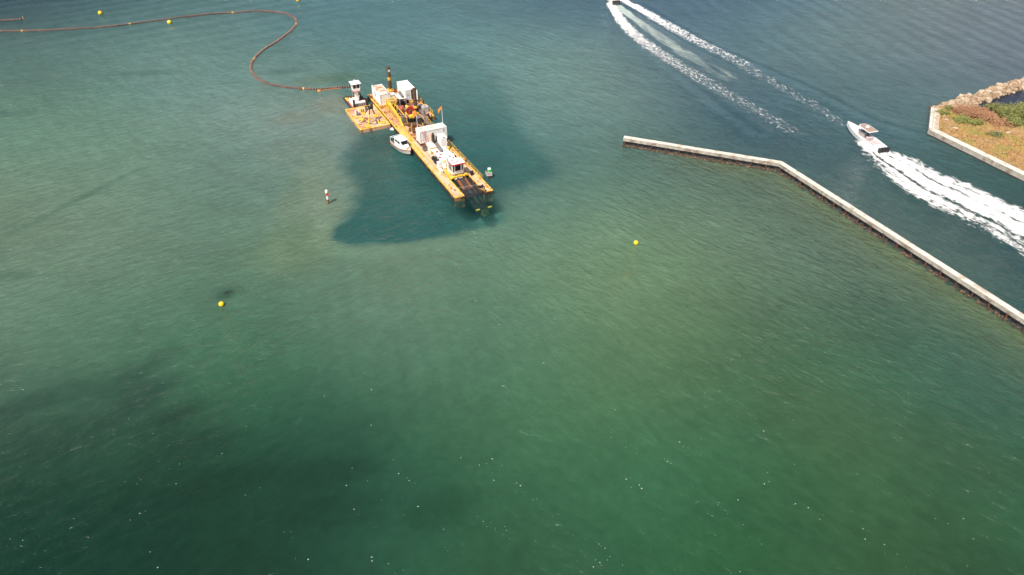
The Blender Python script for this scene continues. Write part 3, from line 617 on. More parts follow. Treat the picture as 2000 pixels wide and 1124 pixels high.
cf.box(47.15, 47.4, 2.3, 5.7, 1.4, 1.62); cf.cyl((47.3,2.5,1.75),(47.3,3.0,1.75),.24,.24,10).cyl((47.3,5.0,1.8),(47.3,5.45,1.8),.26,.26,10).boxc((47.35,4.0,1.75),(.4,1.1,.35))
cf.build('cab_frame', M['brightyellow'], dr, bevel=.02)
MB().cyl((47.7,2.75,1.45),(47.7,3.2,1.45),.2,.2,10).cyl((47.7,3.6,1.45),(47.7,4.4,1.45),.13,.13,8).build('ladder_hinge', M['lgrey'], dr)
stt = MB()
for k in range(5): stt.boxc((44.3+k*.42, 2.15, 2.3-k*.2), (.36, .7, .06))
stt.boxc((45.15, 1.82, 1.95), (2.3, .06, .22), 0, .44).boxc((45.15, 2.48, 1.95), (2.3, .06, .22), 0, .44)
stt.build('stairs', M['brightyellow'], dr)
# bow winches and lamp posts on the starboard pontoon
wb = MB(); wb.box(46.9,47.6,6.3,6.9,1.34,1.5).cyl((47.25,6.3,1.9),(47.25,6.85,1.9),.3,.3,12).cyl((47.9,6.3,1.34),(47.9,6.3,2.3),.05,.05,5); wb.build('mooring_winch', M['black'], dr)
MB().cyl((42.3,7.15,1.34),(42.3,7.15,2.1),.04,.04,6).sphere((42.3,7.15,2.3),.26).build('orange_float', M['orange'], dr)
b = MB()
for (x, y, s) in ((51.5,1.2,.3),(49.2,.9,.22),(52.8,6.9,.28),(50.2,6.6,.2)): b.box(x-s, x+s, y-s*.6, y+s*.6, 1.345, 1.40)
b.build('hatch_cover', M['dullred'], dr)
# pump room clutter amidships: pipes, valves, frames
b = MB()
b.tube([(11,4.5,1.9),(13,4.9,1.9),(14.5,5.6,1.8),(17,6.2,1.8),(19.6,6.6,1.7),(22,6.7,1.6)], .28, 8); b.tube([(10.5,7.4,1.7),(16.8,7.9,1.75),(21.3,7.35,1.75),(24,6.9,1.7)], .3, 8)
b.tube([(22,5.4,1.6),(28.5,5.6,1.6)], .2, 6); b.build('discharge_pipe', M['grey'], dr)
b = MB(); b.cyl((11.9,4.6,1.34),(11.9,4.6,2.3),.5,.5,12).cyl((12.6,3.8,1.9),(12.6,4.4,1.9),.65,.65,14).boxc((13.2,6.6,1.9),(1.6,1.0,1.0)); b.tube([(10.6,6.2,2.0),(12,6.5,2.5),(13.6,6.0,2.0)],.16,6); b.build('dredge_pump', M['dullred'], dr, bevel=.03)
b = MB()
for x in (11.0, 12.6, 17.2, 19.4, 22.5): b.box(x-.07, x+.07, 3.1, 3.24, 1.34, 2.7)
b.box(10.9, 19.5, 3.08, 3.26, 2.701, 2.83); b.box(14.0,18.4,6.9,7.05,1.34,1.9); b.boxc((19,6.8,2.0),(3.4,.1,.1),.1,.15).boxc((20.2,6.1,1.7),(3.8,.12,.12),-.1).boxc((21.6,5.1,1.6),(3.2,.1,.14),.25)
b.tube([(22.5,2.6,1.4),(23.2,2.7,2.2),(23.6,2.7,1.4)],.07,5).tube([(24,3.2,1.4),(24.4,3.4,2.3),(25,3.3,1.4)],.07,5)
b.build('steel_frame', M['yellow'], dr, bevel=.015)
b = MB()
for k in range(60):
    x = random.uniform(10, 28); y = random.uniform(2.6, 7.0); s = random.uniform(.12, .34); b.boxc((x, y, 1.34+s), (s*random.uniform(1, 2.4), s*2*random.uniform(.6, 1), s*2), random.random()*3)
b.build('valve_gear', M['brown'], dr, kind='stuff', bevel=.02)
b = MB()
for k in range(44):
    x = random.uniform(9.6, 19.5); y = random.uniform(2.9, 9.4); s = random.uniform(.1, .28); b.cyl((x, y, 1.34), (x+random.uniform(-.5, .5), y+random.uniform(-.5, .5), 1.4+s*4), s, s, 8)
b.build('valve_gear', M['black'], dr, kind='stuff', label='black valve gear in the pump well')
b = MB()
for k in range(14):
    x = random.uniform(9.5, 19); y = random.uniform(3.2, 9.3); s = random.uniform(.12, .3); b.boxc((x, y, 1.34+s), (s*2, s*2.6, s*2), random.random()*3)
b.build('valve_gear', M['yellow'], dr, kind='stuff', bevel=.02, label='yellow valve gear in the pump well')
b = MB(); b.tube([(22.5,4.5,1.5),(24,4.8,1.55),(26,4.2,1.5),(27.8,4.6,1.6)],.15,6).cyl((26.5,3.0,1.34),(26.5,3.0,2.2),.3,.3,10).boxc((27.6,2.9,1.7),(.8,.8,.7)); b.build('valve_gear', M['orange'], dr, kind='stuff', label='orange pipework behind the corrugated container')
for (x, y) in ((.6,2.5),(.8,7.4),(1.5,.9)): MB().cyl((x,y,1.34),(x,y,1.8),.25,.2,10).boxc((x+.8,y,1.6),(1,.6,.5),.3).build('stern_winch', M['dullred'], dr)
b = MB()
for k in range(16): b.boxc((random.uniform(.4, 2.2), random.uniform(4.6, 8), 1.55), (random.uniform(.2, .6), .3, random.uniform(.2, .7)), random.random()*3)
b.build('stern_gear', M['rust'], dr, kind='stuff')
MB().box(-.3, 1.3, 5.0, 6.4, 1.36, 1.9).box(13.9, 15.5, 6.35, 7.5, 1.36, 1.62).build('spud_collar', M['yellow'], dr)

# ------------------------------------------------------------------ things on the dredger
def dt(name, label, cat, x, y, z=DK, group=None): return thing(name, label, cat, D(x, y, z), RZ, group)
def corr_wall(b, x0, x1, y, z0, z1, out=1, axis='x', pitch=.28, dep=.045):
    """corrugated sheet: one ribbed strip along an axis"""
    n = int((x1-x0)/pitch); w = (x1-x0)/n
    for i in range(n):
        a = x0+i*w
        pr = [(a, 0), (a+w*.3, 0), (a+w*.5, dep), (a+w*.8, dep), (a+w, 0)]
        vs = []
        for z in (z0, z1):
            for px, pd in pr: vs.append((px, y+out*pd, z) if axis == 'x' else (y+out*pd, px, z))
        b.add(vs, [(j, j+1, j+6, j+5) for j in range(4)])
def container(name, label, x0, x1, y0, y1, z0, z1, roofmat, wallmat='white', doors='x1', group='shipping containers on the dredger'):
    t = dt(name, label, 'container', (x0+x1)/2, (y0+y1)/2, z0, group)
    lx, ly, h = (x1-x0)/2, (y1-y0)/2, z1-z0
    b = MB(); b.box(-lx+.09, lx-.09, -ly+.09, ly-.09, .1, h-.06); b.build('body', M[wallmat], t)
    b = MB()
    corr_wall(b, -lx+.15, lx-.15, -ly+.03, .14, h-.1, -1, 'x'); corr_wall(b, -lx+.15, lx-.15, ly-.03, .14, h-.1, 1, 'x')
    if doors != 'x1': corr_wall(b, -ly+.15, ly-.15, lx-.03, .14, h-.1, 1, 'y')
    corr_wall(b, -ly+.15, ly-.15, -lx+.03, .14, h-.1, -1, 'y')
    b.build('corrugated_wall', M[wallmat], t)
    b = MB()
    for sx in (-1, 1):
        for sy in (-1, 1): b.box(sx*lx-.08, sx*lx+.08, sy*ly-.08, sy*ly+.08, 0, h+.02)
    for z in (.07, h-.06):
        for sy in (-1, 1): b.box(-lx+.08, lx-.08, sy*ly-.06, sy*ly+.06, z-.06, z+.06)
        for sx in (-1, 1): b.box(sx*lx-.06, sx*lx+.06, -ly+.08, ly-.08, z-.06, z+.06)
    b.build('frame', M['white'], t)
    MB().box(-lx+.06, lx-.06, -ly+.06, ly-.06, h-.05, h+.0).build('roof', M[roofmat], t)
    if doors == 'x1':
        for sy in (-1, 1):
            d = MB().box(lx-.06, lx+.0, min(0, sy*(ly-.1))+.012, max(0, sy*(ly-.1))-.012, .14, h-.12).build('door', M['white'], t)
            q = MB()
            for yy in (.3*ly, .72*ly): q.cyl((lx+.03, sy*yy, .15), (lx+.03, sy*yy, h-.15), .022, .022, 5)
            q.build('lock_rod', M['lgrey'], d)
    return t
c1 = container('shipping_container', 'white shipping container with rusty orange roof at the port stern of the dredger', 2.7, 8.6, .65, 3.0, 1.98, 4.55, 'rustroof')
MB().cyl((-2.85,-1.1,2.55),(-2.85,-1.1,3.2),.03,.03,5).build('aerial', M['white'], c1)
MB().box(-1.5,-1.2,-1.27,-1.2,1.2,1.75).box(-.6,-.35,-1.27,-1.2,.9,1.6).build('vent', M['grey'], c1)
MB().cyl((-2.1,.2,2.575),(-2.1,.2,2.62),.32,.32,14).build('roof_hatch', M['white'], c1)
MB().box(1.6,2.5,-.2,.8,2.575,2.59).build('roof_patch', M['white'], c1)
c2 = container('shipping_container', 'clean white shipping container at the starboard stern with one door swung open', 3.1, 8.8, 6.75, 9.2, 1.98, 4.6, 'cleanwhite', doors='open')
MB().box(2.86, 2.905, -1.15, .1, .14, 2.5).build('door', M['white'], c2)
MB().box(2.88, 2.92, .15, 1.14, .14, 2.5).build('opening', M['black'], c2)  # black panel standing in for the shade inside the open doorway
MB().boxc((3.3, 1.22, 1.3), (1.1, .05, 2.4), .25).build('door', M['white'], c2)
q = MB()
for yy in (-.8, -.35): q.cyl((2.93, yy, .15), (2.93, yy, 2.5), .025, .025, 5)
q.box(2.91, 2.95, -.7, -.3, 1.3, 1.4); q.build('lock_rod', M['grey'], c2)
c3 = container('shipping_container', 'white corrugated container lying across the dredger with two flagpoles on it', 28.9, 31.1, 1.95, 7.9, 1.88, 4.55, 'greyroof', doors='none')
MB().box(1.12, 1.16, 2.2, 2.5, 1.9, 2.2).build('vent', M['grey'], c3)
b = MB()
for y in (-2.6, -2.1, 2.6): b.boxc((-.2, y, 2.72), (.4, .35, .14))
b.build('roof_fitting', M['lgrey'], c3)
def flag(label, x, y, z0, zt, col, sag):
    t = dt('flagpole', label, 'flag', x, y, z0, 'flags on the container roof')
    MB().cyl((0,0,0),(0,0,zt-z0),.05,.035,6).cyl((0,0,0),(0,0,.12),.14,.14,8).build('pole', M['cleanwhite'], t)
    vs = []; fs = []; n, m = 8, 5
    for i in range(n+1):
        for j in range(m+1):
            s = i/n; vs.append((.10*math.sin(s*6+j*.5)-.25*s, -s*.95*(1-.2*sag), (zt-z0)-.05-j/m*.72-sag*s*s*.9+.05*math.sin(s*5)))
    for i in range(n):
        for j in range(m): a = i*(m+1)+j; fs.append((a, a+1, a+m+2, a+m+1))
    MB().add(vs, fs).build('flag', col, t, smooth=True)
flag('white pole with orange flag at the starboard end of the corrugated container roof', 29.9, 7.6, 4.59, 8.7, M['orange'], .9)
flag('white pole with orange flag at the port end of the corrugated container roof', 28.9, 2.3, 4.59, 8.1, M['orange'], .8)
# louvred cabinet, canopy and silencer
t = dt('ventilation_cabinet', 'white cabinet with dark louvre slits beside the rusty roofed container', 'cabinet', 8.15, 3.72, 1.96)
MB().box(-.45,.45,-.6,.6,0,2.2).build('body', M['white'], t, bevel=.03)
for k in range(4): MB().boxc((.46,0,.55+k*.42),(.05,.9,.06)).build('louvre', M['grey'], t)
MB().box(-.4,.4,-.55,.55,-.6,-.002).build('stand', M['yellow'], t)
t = dt('canopy', 'flat white canopy on thin posts over the pump room', 'canopy', 10, 5.15)
MB().boxc((0,0,2.55),(3.1,1.75,.07)).build('roof_sheet', M['cleanwhite'], t)
q = MB()
for sx in (-1.4, 1.4):
    for sy in (-.75, .75): q.cyl((sx, sy, 0), (sx, sy, 2.52), .05, .05, 6)
q.build('post', M['lgrey'], t)
MB().box(-1.2,.9,-.6,.6,.02,1.6).build('engine', M['black'], t, bevel=.05)
t = dt('exhaust_silencer', 'dark silencer drum lying on the white canopy between the stern containers', 'silencer', 9.9, 5.3, DK+2.6)
MB().cyl((-1.3,.1,.34),(1.2,-.1,.34),.33,.33,14).cyl((1.2,-.1,.34),(1.45,-.12,.34),.33,.12,14).build('drum', M['grey'], t, smooth=True)
MB().boxc((-.7,.05,.03),(.1,.6,.06)).boxc((.7,-.05,.03),(.1,.6,.06)).build('saddle', M['black'], t)
# spuds
def spud(label, x, y, zt, bands):
    t = dt('spud', label, 'spud', x, y, 0, 'spud piles of the dredger')
    MB().cyl((0,0,-5),(0,0,zt),.42,.42,16).build('tube', M['brown'], t, smooth=True)
    for z, h, m, rr in bands: MB().cyl((0,0,z),(0,0,z+h),rr,rr,16).build('band', M[m], t, smooth=True)
    MB().boxc((.2,0,zt+.12),(.5,.12,.25)).build('lifting_eye', M['brown'], t)
spud('tall brown spud pile with yellow band standing at the stern between the containers', .5, 5.7, 7.45, [(4.3,.8,'yellow',.43),(7.0,.1,'brown',.47),(1.9,.3,'yellow',.6)])
MB().boxc((.43,-.02,6.7),(.02,.42,.5)).build('painted_mark', M['cleanwhite'], bpy.data.objects['spud'])
spud('shorter brown spud pile in front of the open container with yellow clamp', 14.75, 6.95, 7.1, [(2.6,.5,'yellow',.56),(7.0,.1,'brown',.46)])
# hose / wire winch with red flange
t = dt('wire_winch', 'big winch drum with bright red flange and yellow motor amidships', 'winch', 15.1, 5.45)
ring = MB(); n = 24
for i in range(n):
    a0 = 2*math.pi*i/n; a1 = 2*math.pi*(i+1)/n
    vs = []
    for a in (a0, a1):
        for rr, xx in ((1.0,0),(1.0,.16),(.72,.16),(.72,0)): vs.append((xx+.1, rr*math.cos(a), 1.05+rr*math.sin(a)))
    ring.add(vs, [(0,1,5,4),(1,2,6,5),(2,3,7,6),(3,0,4,7)])
ring.build('flange', M['red'], t)
MB().cyl((-.5,0,1.05),(.16,0,1.05),.73,.73,20).build('wire_drum', M['dullred'], t, smooth=True)
MB().cyl((-2.0,0,1.1),(-.5,0,1.1),.42,.42,14).cyl((-2.5,0,1.1),(-2.0,0,1.1),.3,.3,12).build('motor', M['brightyellow'], t, smooth=True)
MB().boxc((-.6,0,.15),(1.6,1.6,.28)).boxc((-1.6,0,.35),(.6,.8,.7)).build('frame', M['yellow'], t, bevel=.03)
t = dt('tarpaulin', 'crumpled orange tarpaulin bundle beside the red winch drum', 'tarpaulin', 16.4, 6.1)
vs = []; fs = []; n = 7
for i in range(n+1):
    for j in range(n+1):
        u, v = i/n-.5, j/n-.5; vs.append((u*1.9, v*1.0, max(.02, 1.3*(1-(2*u)**2*.6)*(1-(2*v)**2*.7)+.15*math.sin(9*u+4*v)+.1*random.random())))
for i in range(n):
    for j in range(n): a = i*(n+1)+j; fs.append((a, a+n+1, a+n+2, a+1))
MB().add(vs, fs).build('cover', M['orange'], t, smooth=True); MB().boxc((0,0,.3),(1.4,.6,.58)).build('crate', M['brown'], t)
def boxthing(name, label, cat, x, y, w, l, h, mat, z=DK, lid=None, bev=.04, rz=0, group=None, extra=None):
    t = dt(name, label, cat, x, y, z, group); t.rotation_euler[2] += rz
    MB().box(-w/2, w/2, -l/2, l/2, .05, h).build('body', M[mat], t, bevel=bev)
    MB().box(-w/2+.05, w/2-.05, -l/2+.05, -l/2+.2, 0, .06).box(-w/2+.05, w/2-.05, l/2-.2, l/2-.05, 0, .06).build('skid', M['black'], t)
    MB().box(-w/2-.03, w/2+.03, -l/2-.03, l/2+.03, h+.002, h+.06).build('lid', M[lid or mat], t, bevel=.015)
    if extra: extra(t)
    return t
def grille(t, x, l, h, n=5):
    q = MB()
    for k in range(n): q.boxc((x, 0, h*(.25+.5*k/(n-1))), (.03, l*.7, .04))
    q.build('grille', M['grey'], t)
boxthing('fuel_tank', 'square dark grey tank beside the yellow gangway amidships', 'tank', 18.2, 3.0, 1.1, 1.35, 1.3, 'grey', extra=lambda t: MB().cyl((0,0,1.3),(0,0,1.5),.15,.15,8).build('filler_cap', M['black'], t))
boxthing('pump_engine', 'small bright yellow engine on a black base next to the dark grey tank', 'engine', 18.6, 4.5, 1.4, 1.5, .9, 'black', lid='black', extra=lambda t: MB().boxc((.1,0,1.25),(1.0,1.2,.5)).cyl((.3,.2,1.5),(.3,.2,1.7),.1,.1,8).build('engine_cover', M['brightyellow'], t, bevel=.06))
boxthing('hopper', 'low open rusty brown steel box behind the corrugated container', 'hopper', 21.6, 3.9, 1.6, 1.6, .7, 'rust', lid='brown')
boxthing('electrical_cabinet', 'upright black cabinet with grey top near the corrugated container', 'cabinet', 20.7, 5.6, 1.1, 1.2, 1.6, 'black', lid='grey', extra=lambda t: grille(t, .57, 1.2, 1.6))
boxthing('storage_box', 'weathered brown grey box on the starboard stern sponson deck', 'box', 14.8, 9.05, 1.7, 1.35, 1.2, 'lgrey', lid='lgrey', extra=lambda t: MB().boxc((.2,0,1.32),(.3,.3,.14)).build('lid_handle', M['grey'], t))
t = dt('air_tank', 'dark horizontal air receiver beside the shorter spud pile', 'tank', 12.9, 8.2)
MB().cyl((0,-.75,.75),(0,.75,.75),.33,.33,14).sphere((0,-.75,.75),.33).sphere((0,.75,.75),.33).build('vessel', M['grey'], t, smooth=True); MB().boxc((0,-.5,.2),(.5,.1,.4)).boxc((0,.5,.2),(.5,.1,.4)).build('foot', M['black'], t)
t = boxthing('generator', 'tall white generator box with dark air intake right of the black exhaust stacks', 'generator', 34.5, 5.5, 2.4, 1.35, 2.15, 'cleanwhite', z=DK+.85, lid='cleanwhite', extra=lambda t: (MB().cyl((.85,.1,2.2),(.85,.1,2.26),.3,.3,14).build('air_intake', M['grey'], t), MB().box(-1.1,1.1,-.6,.6,-.85,-.01).build('base', M['black'], t)))
t = dt('exhaust_stack', 'pair of upright black exhaust stacks left of the tall white generator', 'exhaust stack', 33.3, 4.2)
MB().cyl((0,-.15,0),(0,-.15,3.0),.3,.3,12).cyl((0,-.15,3.0),(0,-.15,3.5),.2,.18,12).build('stack', M['black'], t, smooth=True)
MB().cyl((.2,.42,0),(.2,.42,2.8),.14,.14,10).build('stack', M['black'], t, smooth=True)
t = dt('silencer', 'long grey silencer lying on the white engine house roof', 'silencer', 38.6, 3.3, 3.67)
MB().cyl((-1.7,.1,.38),(1.2,-.1,.38),.37,.37,14).cyl((1.2,-.1,.38),(1.6,-.12,.38),.37,.16,14).build('drum', M['grey'], t, smooth=True); MB().boxc((-.5,0,.04),(.1,.6,.07)).boxc((.8,0,.04),(.1,.6,.07)).build('saddle', M['black'], t)
t = dt('gas_cylinder', 'bright yellow upright drum behind the white engine house', 'drum', 37.3, 5.75)
MB().cyl((0,0,0),(0,0,1.75),.33,.33,14).cyl((0,0,1.75),(0,0,1.85),.33,.2,14).build('drum_body', M['brightyellow'], t, smooth=True); MB().cyl((0,0,1.85),(0,0,1.95),.08,.08,8).build('cap', M['black'], t)
boxthing('deck_locker', 'tall slim white locker at the front port corner of the engine house', 'locker', 42.7, 1.55, .8, .7, 1.75, 'white', lid='cleanwhite')
boxthing('deck_locker', 'low white locker on the port deck ahead of the tall slim locker', 'locker', 44.0, 1.35, .9, .55, .75, 'cleanwhite', lid='white')
boxthing('deck_locker', 'square white locker with a black stripe against the cab behind the yellow stairs', 'locker', 44.3, 2.05, .6, .7, 1.5, 'white', lid='yellow', z=2.4)
boxthing('rubbish_bin', 'small dark bin on the port deck near the red ladder', 'bin', 33.4, 2.0, .9, .75, 1.0, 'grey', lid='brown')
boxthing('machinery_box', 'cream machinery box with yellow trim in front of the corrugated container', 'box', 34.2, 3.2, 2.6, 1.4, 1.35, 'white', lid='cleanwhite', extra=lambda t: MB().boxc((1.33,0,.7),(.05,1.4,1.3)).boxc((0,-.73,1.3),(2.5,.05,.12)).build('trim', M['yellow'], t))
boxthing('tool_chest', 'white chest with red fittings beside the yellow drum', 'chest', 38.9, 5.6, 1.1, .9, .9, 'cleanwhite', lid='white', extra=lambda t: MB().boxc((.2,.1,1.05),(.3,.25,.2)).build('fitting', M['dullred'], t))
boxthing('tool_chest', 'grey and yellow pump chest on the starboard deck left of the railing', 'chest', 40.4, 5.9, 1.2, .8, .8, 'lgrey', lid='yellow', extra=lambda t: MB().cyl((.2,0,.85),(.2,0,1.3),.16,.16,8).build('cylinder', M['black'], t))
t = dt('ladder', 'dull red step ladder leaning on the corrugated container', 'ladder', 31.55, 2.75)
b = MB()
for s in (-.28, .28): b.cyl((.35,s,0),(-.3,s,3.4),.045,.045,6)
b.build('rail', M['dullred'], t)
for k in range(9):
    u = (k+.7)/9.6; MB().cyl((.35-.65*u,-.28,3.4*u),(.35-.65*u,.28,3.4*u),.04,.04,5).build('rung', M['dullred'], t)
t = dt('gas_cylinder', 'orange gas bottle standing against the corrugated container', 'gas bottle', 31.6, 4.3)
MB().cyl((0,0,0),(0,0,2.3),.2,.2,10).sphere((0,0,2.3),.2).build('bottle', M['orange'], t, smooth=True); MB().cyl((0,0,2.45),(0,0,2.6),.05,.05,6).build('valve', M['grey'], t)

# ------------------------------------------------------------------ work barge
wbg = thing('work_barge', 'square flat deck barge with yellow edges moored beside the dredger', 'barge', D(11.8, -3.7), RZ)
MB().box(-6.1,6.1,-3.42,3.42,-.8,1.25).build('hull', M['rustdeck'], wbg, bevel=.05)
for i in range(4):
    for j in range(3):
        MB().box(-5.8+i*2.9+.025, -5.8+(i+1)*2.9-.025, -3.1+j*2.07+.025, -3.1+(j+1)*2.07-.025, 1.24, 1.275+random.uniform(0,.012)).build('deck_plate', M['deck'] if (i+j) % 3 else M['rustdeck'], wbg)
for a in ((-6.1,6.1,-3.42,-3.2),(-6.1,6.1,3.2,3.42),(-6.1,-5.85,-3.19,3.19),(5.85,6.1,-3.19,3.19)): MB().box(a[0],a[1],a[2],a[3],1.252,1.36).build('edge_beam', M['brightyellow'], wbg, bevel=.02)
for x, y in ((-5.2,-2.8),(5.3,-2.9),(-5.2,2.8),(4.9,2.6),(-1.5,-2.9),(.5,2.7)):
    MB().box(x-.3,x+.3,y-.2,y+.2,1.29,1.34).cyl((x,y,1.3),(x,y,1.65),.1,.1,8).build('bollard', M['yellow'], wbg)
def bt(name, label, cat, x, y, group=None): return thing(name, label, cat, D(11.8+x, -3.7+y, 1.29), RZ, group)
t = bt('tripod_derrick', 'yellow tripod derrick with black crane head on the work barge', 'derrick', 3.0, 0)
ap = (-.1,.15,3.1)
for f, off in (((-2.4,-1.95,0),(-.35,-.2,0)),((1.3,-1.1,0),(0,-.1,0)),((1.4,1.35,0),(.1,.35,0))):
    p0 = Vector(f); p1 = Vector(ap)+Vector(off); pm_ = p0+(p1-p0)*.62
    lg = MB().cyl(p0, pm_, .15, .13, 8).build('leg', M['brightyellow'], t)
    MB().cyl(pm_, p1, .13, .12, 8).build('upper_leg', M['black'], lg)
    MB().boxc((f[0],f[1],.04),(.6,.5,.08)).build('foot_pad', M['brightyellow'], lg)
MB().boxc((ap[0],ap[1]+.1,3.35),(.9,.9,.55),.3).boxc((ap[0]-.3,ap[1]+.5,3.75),(.5,.4,.35),.8).cyl((-.4,-.4,3.7),(.4,.5,3.75),.16,.16,8).cyl((-.5,.4,3.9),(.2,.7,3.9),.09,.09,6).build('crane_head', M['black'], t, bevel=.03)
MB().cyl((.9,1.0,0),(.9,1.0,1.3),.22,.22,10).build('guide_post', M['grey'], t)
hp = [(-.8,-1.3,.08),(0,-.9,.08),(1.2,-.4,.08),(1.9,.3,.08),(2.0,1.2,.08),(1.3,1.6,.08)]
o_ = MB().tube(catmull(hp, 5), .07, 6).build('hose', M['dark']); o_.location = D(14.4, -4.0, 1.29); o_.rotation_euler[2] = RZ; tag(o_, 'black hose curving round the tripod feet on the work barge deck', 'hose')
hp = [(0,0,.06),(-.6,-.5,.06),(-.2,-1.1,.06),(.6,-1.0,.06),(1.0,-.3,.06)]
o_ = MB().tube(catmull(hp, 5), .06, 6).build('hose', M['dark']); o_.location = D(13.6, -4.9, 1.29); o_.rotation_euler[2] = RZ; tag(o_, 'short black hose looped around the round yellow buoy on deck', 'hose')
t = bt('marker_buoy', 'round yellow buoy lying on the work barge deck', 'buoy', 1.95, -1.65); MB().sphere((0,0,.45),.45,16,10).build('ball', M['brightyellow'], t, smooth=True); MB().cyl((0,0,.88),(0,0,1.0),.08,.08,8).build('eye', M['black'], t)
def anchor(label, x, y, rz, mat):
    t = bt('anchor', label, 'anchor', x, y, 'anchors lying on the work barge'); t.rotation_euler[2] += rz
    MB().boxc((0,0,.12),(1.5,.12,.12)).build('shank', M[mat], t)
    for s in (-1, 1): MB().add([(.5,s*.1,.1),(.8,s*.65,.12),(-.4,s*.5,.25),(.5,s*.1,.2)], [(0,1,2),(3,2,1)]).boxc((.6,s*.35,.14),(.35,.5,.1),s*.3).build('fluke', M[mat], t)
    MB().cyl((.7,-.7,.12),(.7,.7,.12),.06,.06,6).build('stock', M[mat], t)
anchor('yellow anchor lying by the foot of the tripod at the near edge', 4.9, -1.6, .3, 'brightyellow'); anchor('yellow anchor on the bow side of the barge near the right corner', 4.4, 1.9, 1.2, 'brightyellow')
anchor('yellow anchor lying behind the tripod on the side next to the dredger', .2, 2.0, -.5, 'brightyellow'); anchor('yellow anchor lying by the outer edge of the work barge', -.9, -2.5, .1, 'yellow')
t = bt('deck_winch', 'yellow deck winch at the stern end of the work barge', 'winch', -2.6, -.3)
MB().boxc((0,0,.15),(1.1,.8,.3)).boxc((0,-.35,.5),(.5,.12,.6)).boxc((0,.35,.5),(.5,.12,.6)).build('frame', M['brightyellow'], t, bevel=.02); MB().cyl((0,-.3,.6),(0,.3,.6),.26,.26,12).build('drum', M['brown'], t); MB().cyl((.3,0,.5),(.3,0,1.1),.15,.1,8).build('motor', M['brightyellow'], t)
t = bt('hose_reel', 'white and red hose reel beside the yellow deck winch', 'reel', -2.3, -1.7)
MB().cyl((0,-.35,.5),(0,-.25,.5),.5,.5,16).build('disc', M['cleanwhite'], t); MB().cyl((0,.3,.5),(0,.4,.5),.45,.45,16).build('disc', M['cleanwhite'], t); MB().cyl((0,-.25,.5),(0,.3,.5),.35,.35,14).build('hose_coil', M['dullred'], t)
MB().boxc((.6,.2,.3),(.5,.9,.5)).build('motor', M['grey'], t, bevel=.04)
t = bt('drum', 'dark grey upright cylinder standing behind the tripod', 'drum', -3.6, .9); MB().cyl((0,0,0),(0,0,.9),.3,.3,12).build('body', M['grey'], t); MB().cyl((0,0,.9),(0,0,.94),.27,.27,12).build('lid', M['black'], t)

# ------------------------------------------------------------------ push boat
tg = thing('push_boat', 'small black hulled push boat with tall white raised wheelhouse behind the work barge', 'tugboat', D(1.6, -3.35), RZ)
MB().loft([[(x,-1.95*w,z0),(x,1.95*w,z0),(x,2.05*w,1.0),(x,-2.05*w,1.0)] for x, w, z0 in ((-3.3,.9,.0),(-2.8,1,-.4),(3.0,1,-.4),(3.5,.96,-.3))]).build('hull', M['black'], tg)
b = MB()
for s in (-1, 1): b.box(-3.2,3.5,s*2.08-.12,s*2.08+.12,.75,1.25)
b.box(-3.35,-3.1,-1.9,1.9,.75,1.25).box(3.4,3.65,-1.95,1.95,.7,1.2).build('bulwark', M['black'], tg, bevel=.04)
MB().box(-3.08,-1.0,-1.9,1.9,1.0,1.06).build('aft_deck', M['yellow'], tg)
MB().box(-.98,3.35,-1.9,1.9,1.0,1.08).build('fore_deck', M['dullred'], tg)
dh = MB().box(-.6,3.0,-1.55,-.75,1.08,1.75).box(2.2,3.1,-.7,1.6,1.08,1.9).box(-.8,.6,-.7,1.0,1.08,1.8).build('deckhouse', M['white'], tg, bevel=.04)
MB().box(1.0,2.3,.3,1.6,1.08,1.7).build('hatch', M['dullred'], tg, bevel=.03); MB().box(.0,1.2,.9,1.7,1.09,2.1).build('engine_cover', M['black'], tg, bevel=.04)
for k in range(4): MB().boxc((3.13,-.4+k*.5,1.45),(.04,.28,.5)).build('window', M['glass'], dh)
MB().box(1.05,1.85,-.35,.35,1.08,4.1).build('tower', M['white'], tg, bevel=.04)
wh = MB().loft([[(.7,-.75,4.1),(2.2,-.75,4.1),(2.2,.75,4.1),(.7,.75,4.1)],[(.6,-.85,5.0),(2.3,-.85,5.0),(2.3,.85,5.0),(.6,.85,5.0)]]).build('wheelhouse', M['cleanwhite'], tg)
MB().box(.68,2.24,-.79,.79,4.12,4.32).build('red_band', M['red'], wh)
MB().box(.72,2.2,-.77,.77,5.002,6.05).build('window', M['glass'], wh)
q = MB()
for x in (.66, 1.45, 2.24):
    for y in (-.81, 0, .81):
        if x == 1.45 and y == 0: continue
        q.box(x-.05,x+.05,y-.05,y+.05,5.002,6.08)
q.build('window_post', M['cleanwhite'], wh)
MB().box(.25,2.6,-1.15,1.15,6.09,6.2).build('roof', M['cleanwhite'], wh, bevel=.02)
MB().cyl((1.2,0,6.2),(1.2,0,7.0),.04,.03,6).cyl((1.2,0,6.5),(1.2,0,6.7),.14,.14,8).build('mast', M['cleanwhite'], wh)
for y in (-1.35, 1.6):
    MB().box(3.3,3.75,y-.22,y+.22,.2,2.9).build('push_knee', M['black'], tg, bevel=.04)
MB().cyl((-2.0,-1.2,1.05),(-2.0,-1.2,1.7),.12,.12,8).cyl((-2.0,1.2,1.05),(-2.0,1.2,1.7),.12,.12,8).boxc((-2.4,0,1.3),(.6,1.4,.4)).build('tow_bitt', M['brown'], tg)
MB().tube([(1.3,-.9,1.8),(1.3,-.9,4.0),(1.2,-.8,4.6)],.04,5).build('ladder', M['lgrey'], tg)
MB().tube([(.1,1.2,2.1),(.1,1.2,3.0)],.14,8).build('exhaust', M['black'], tg)

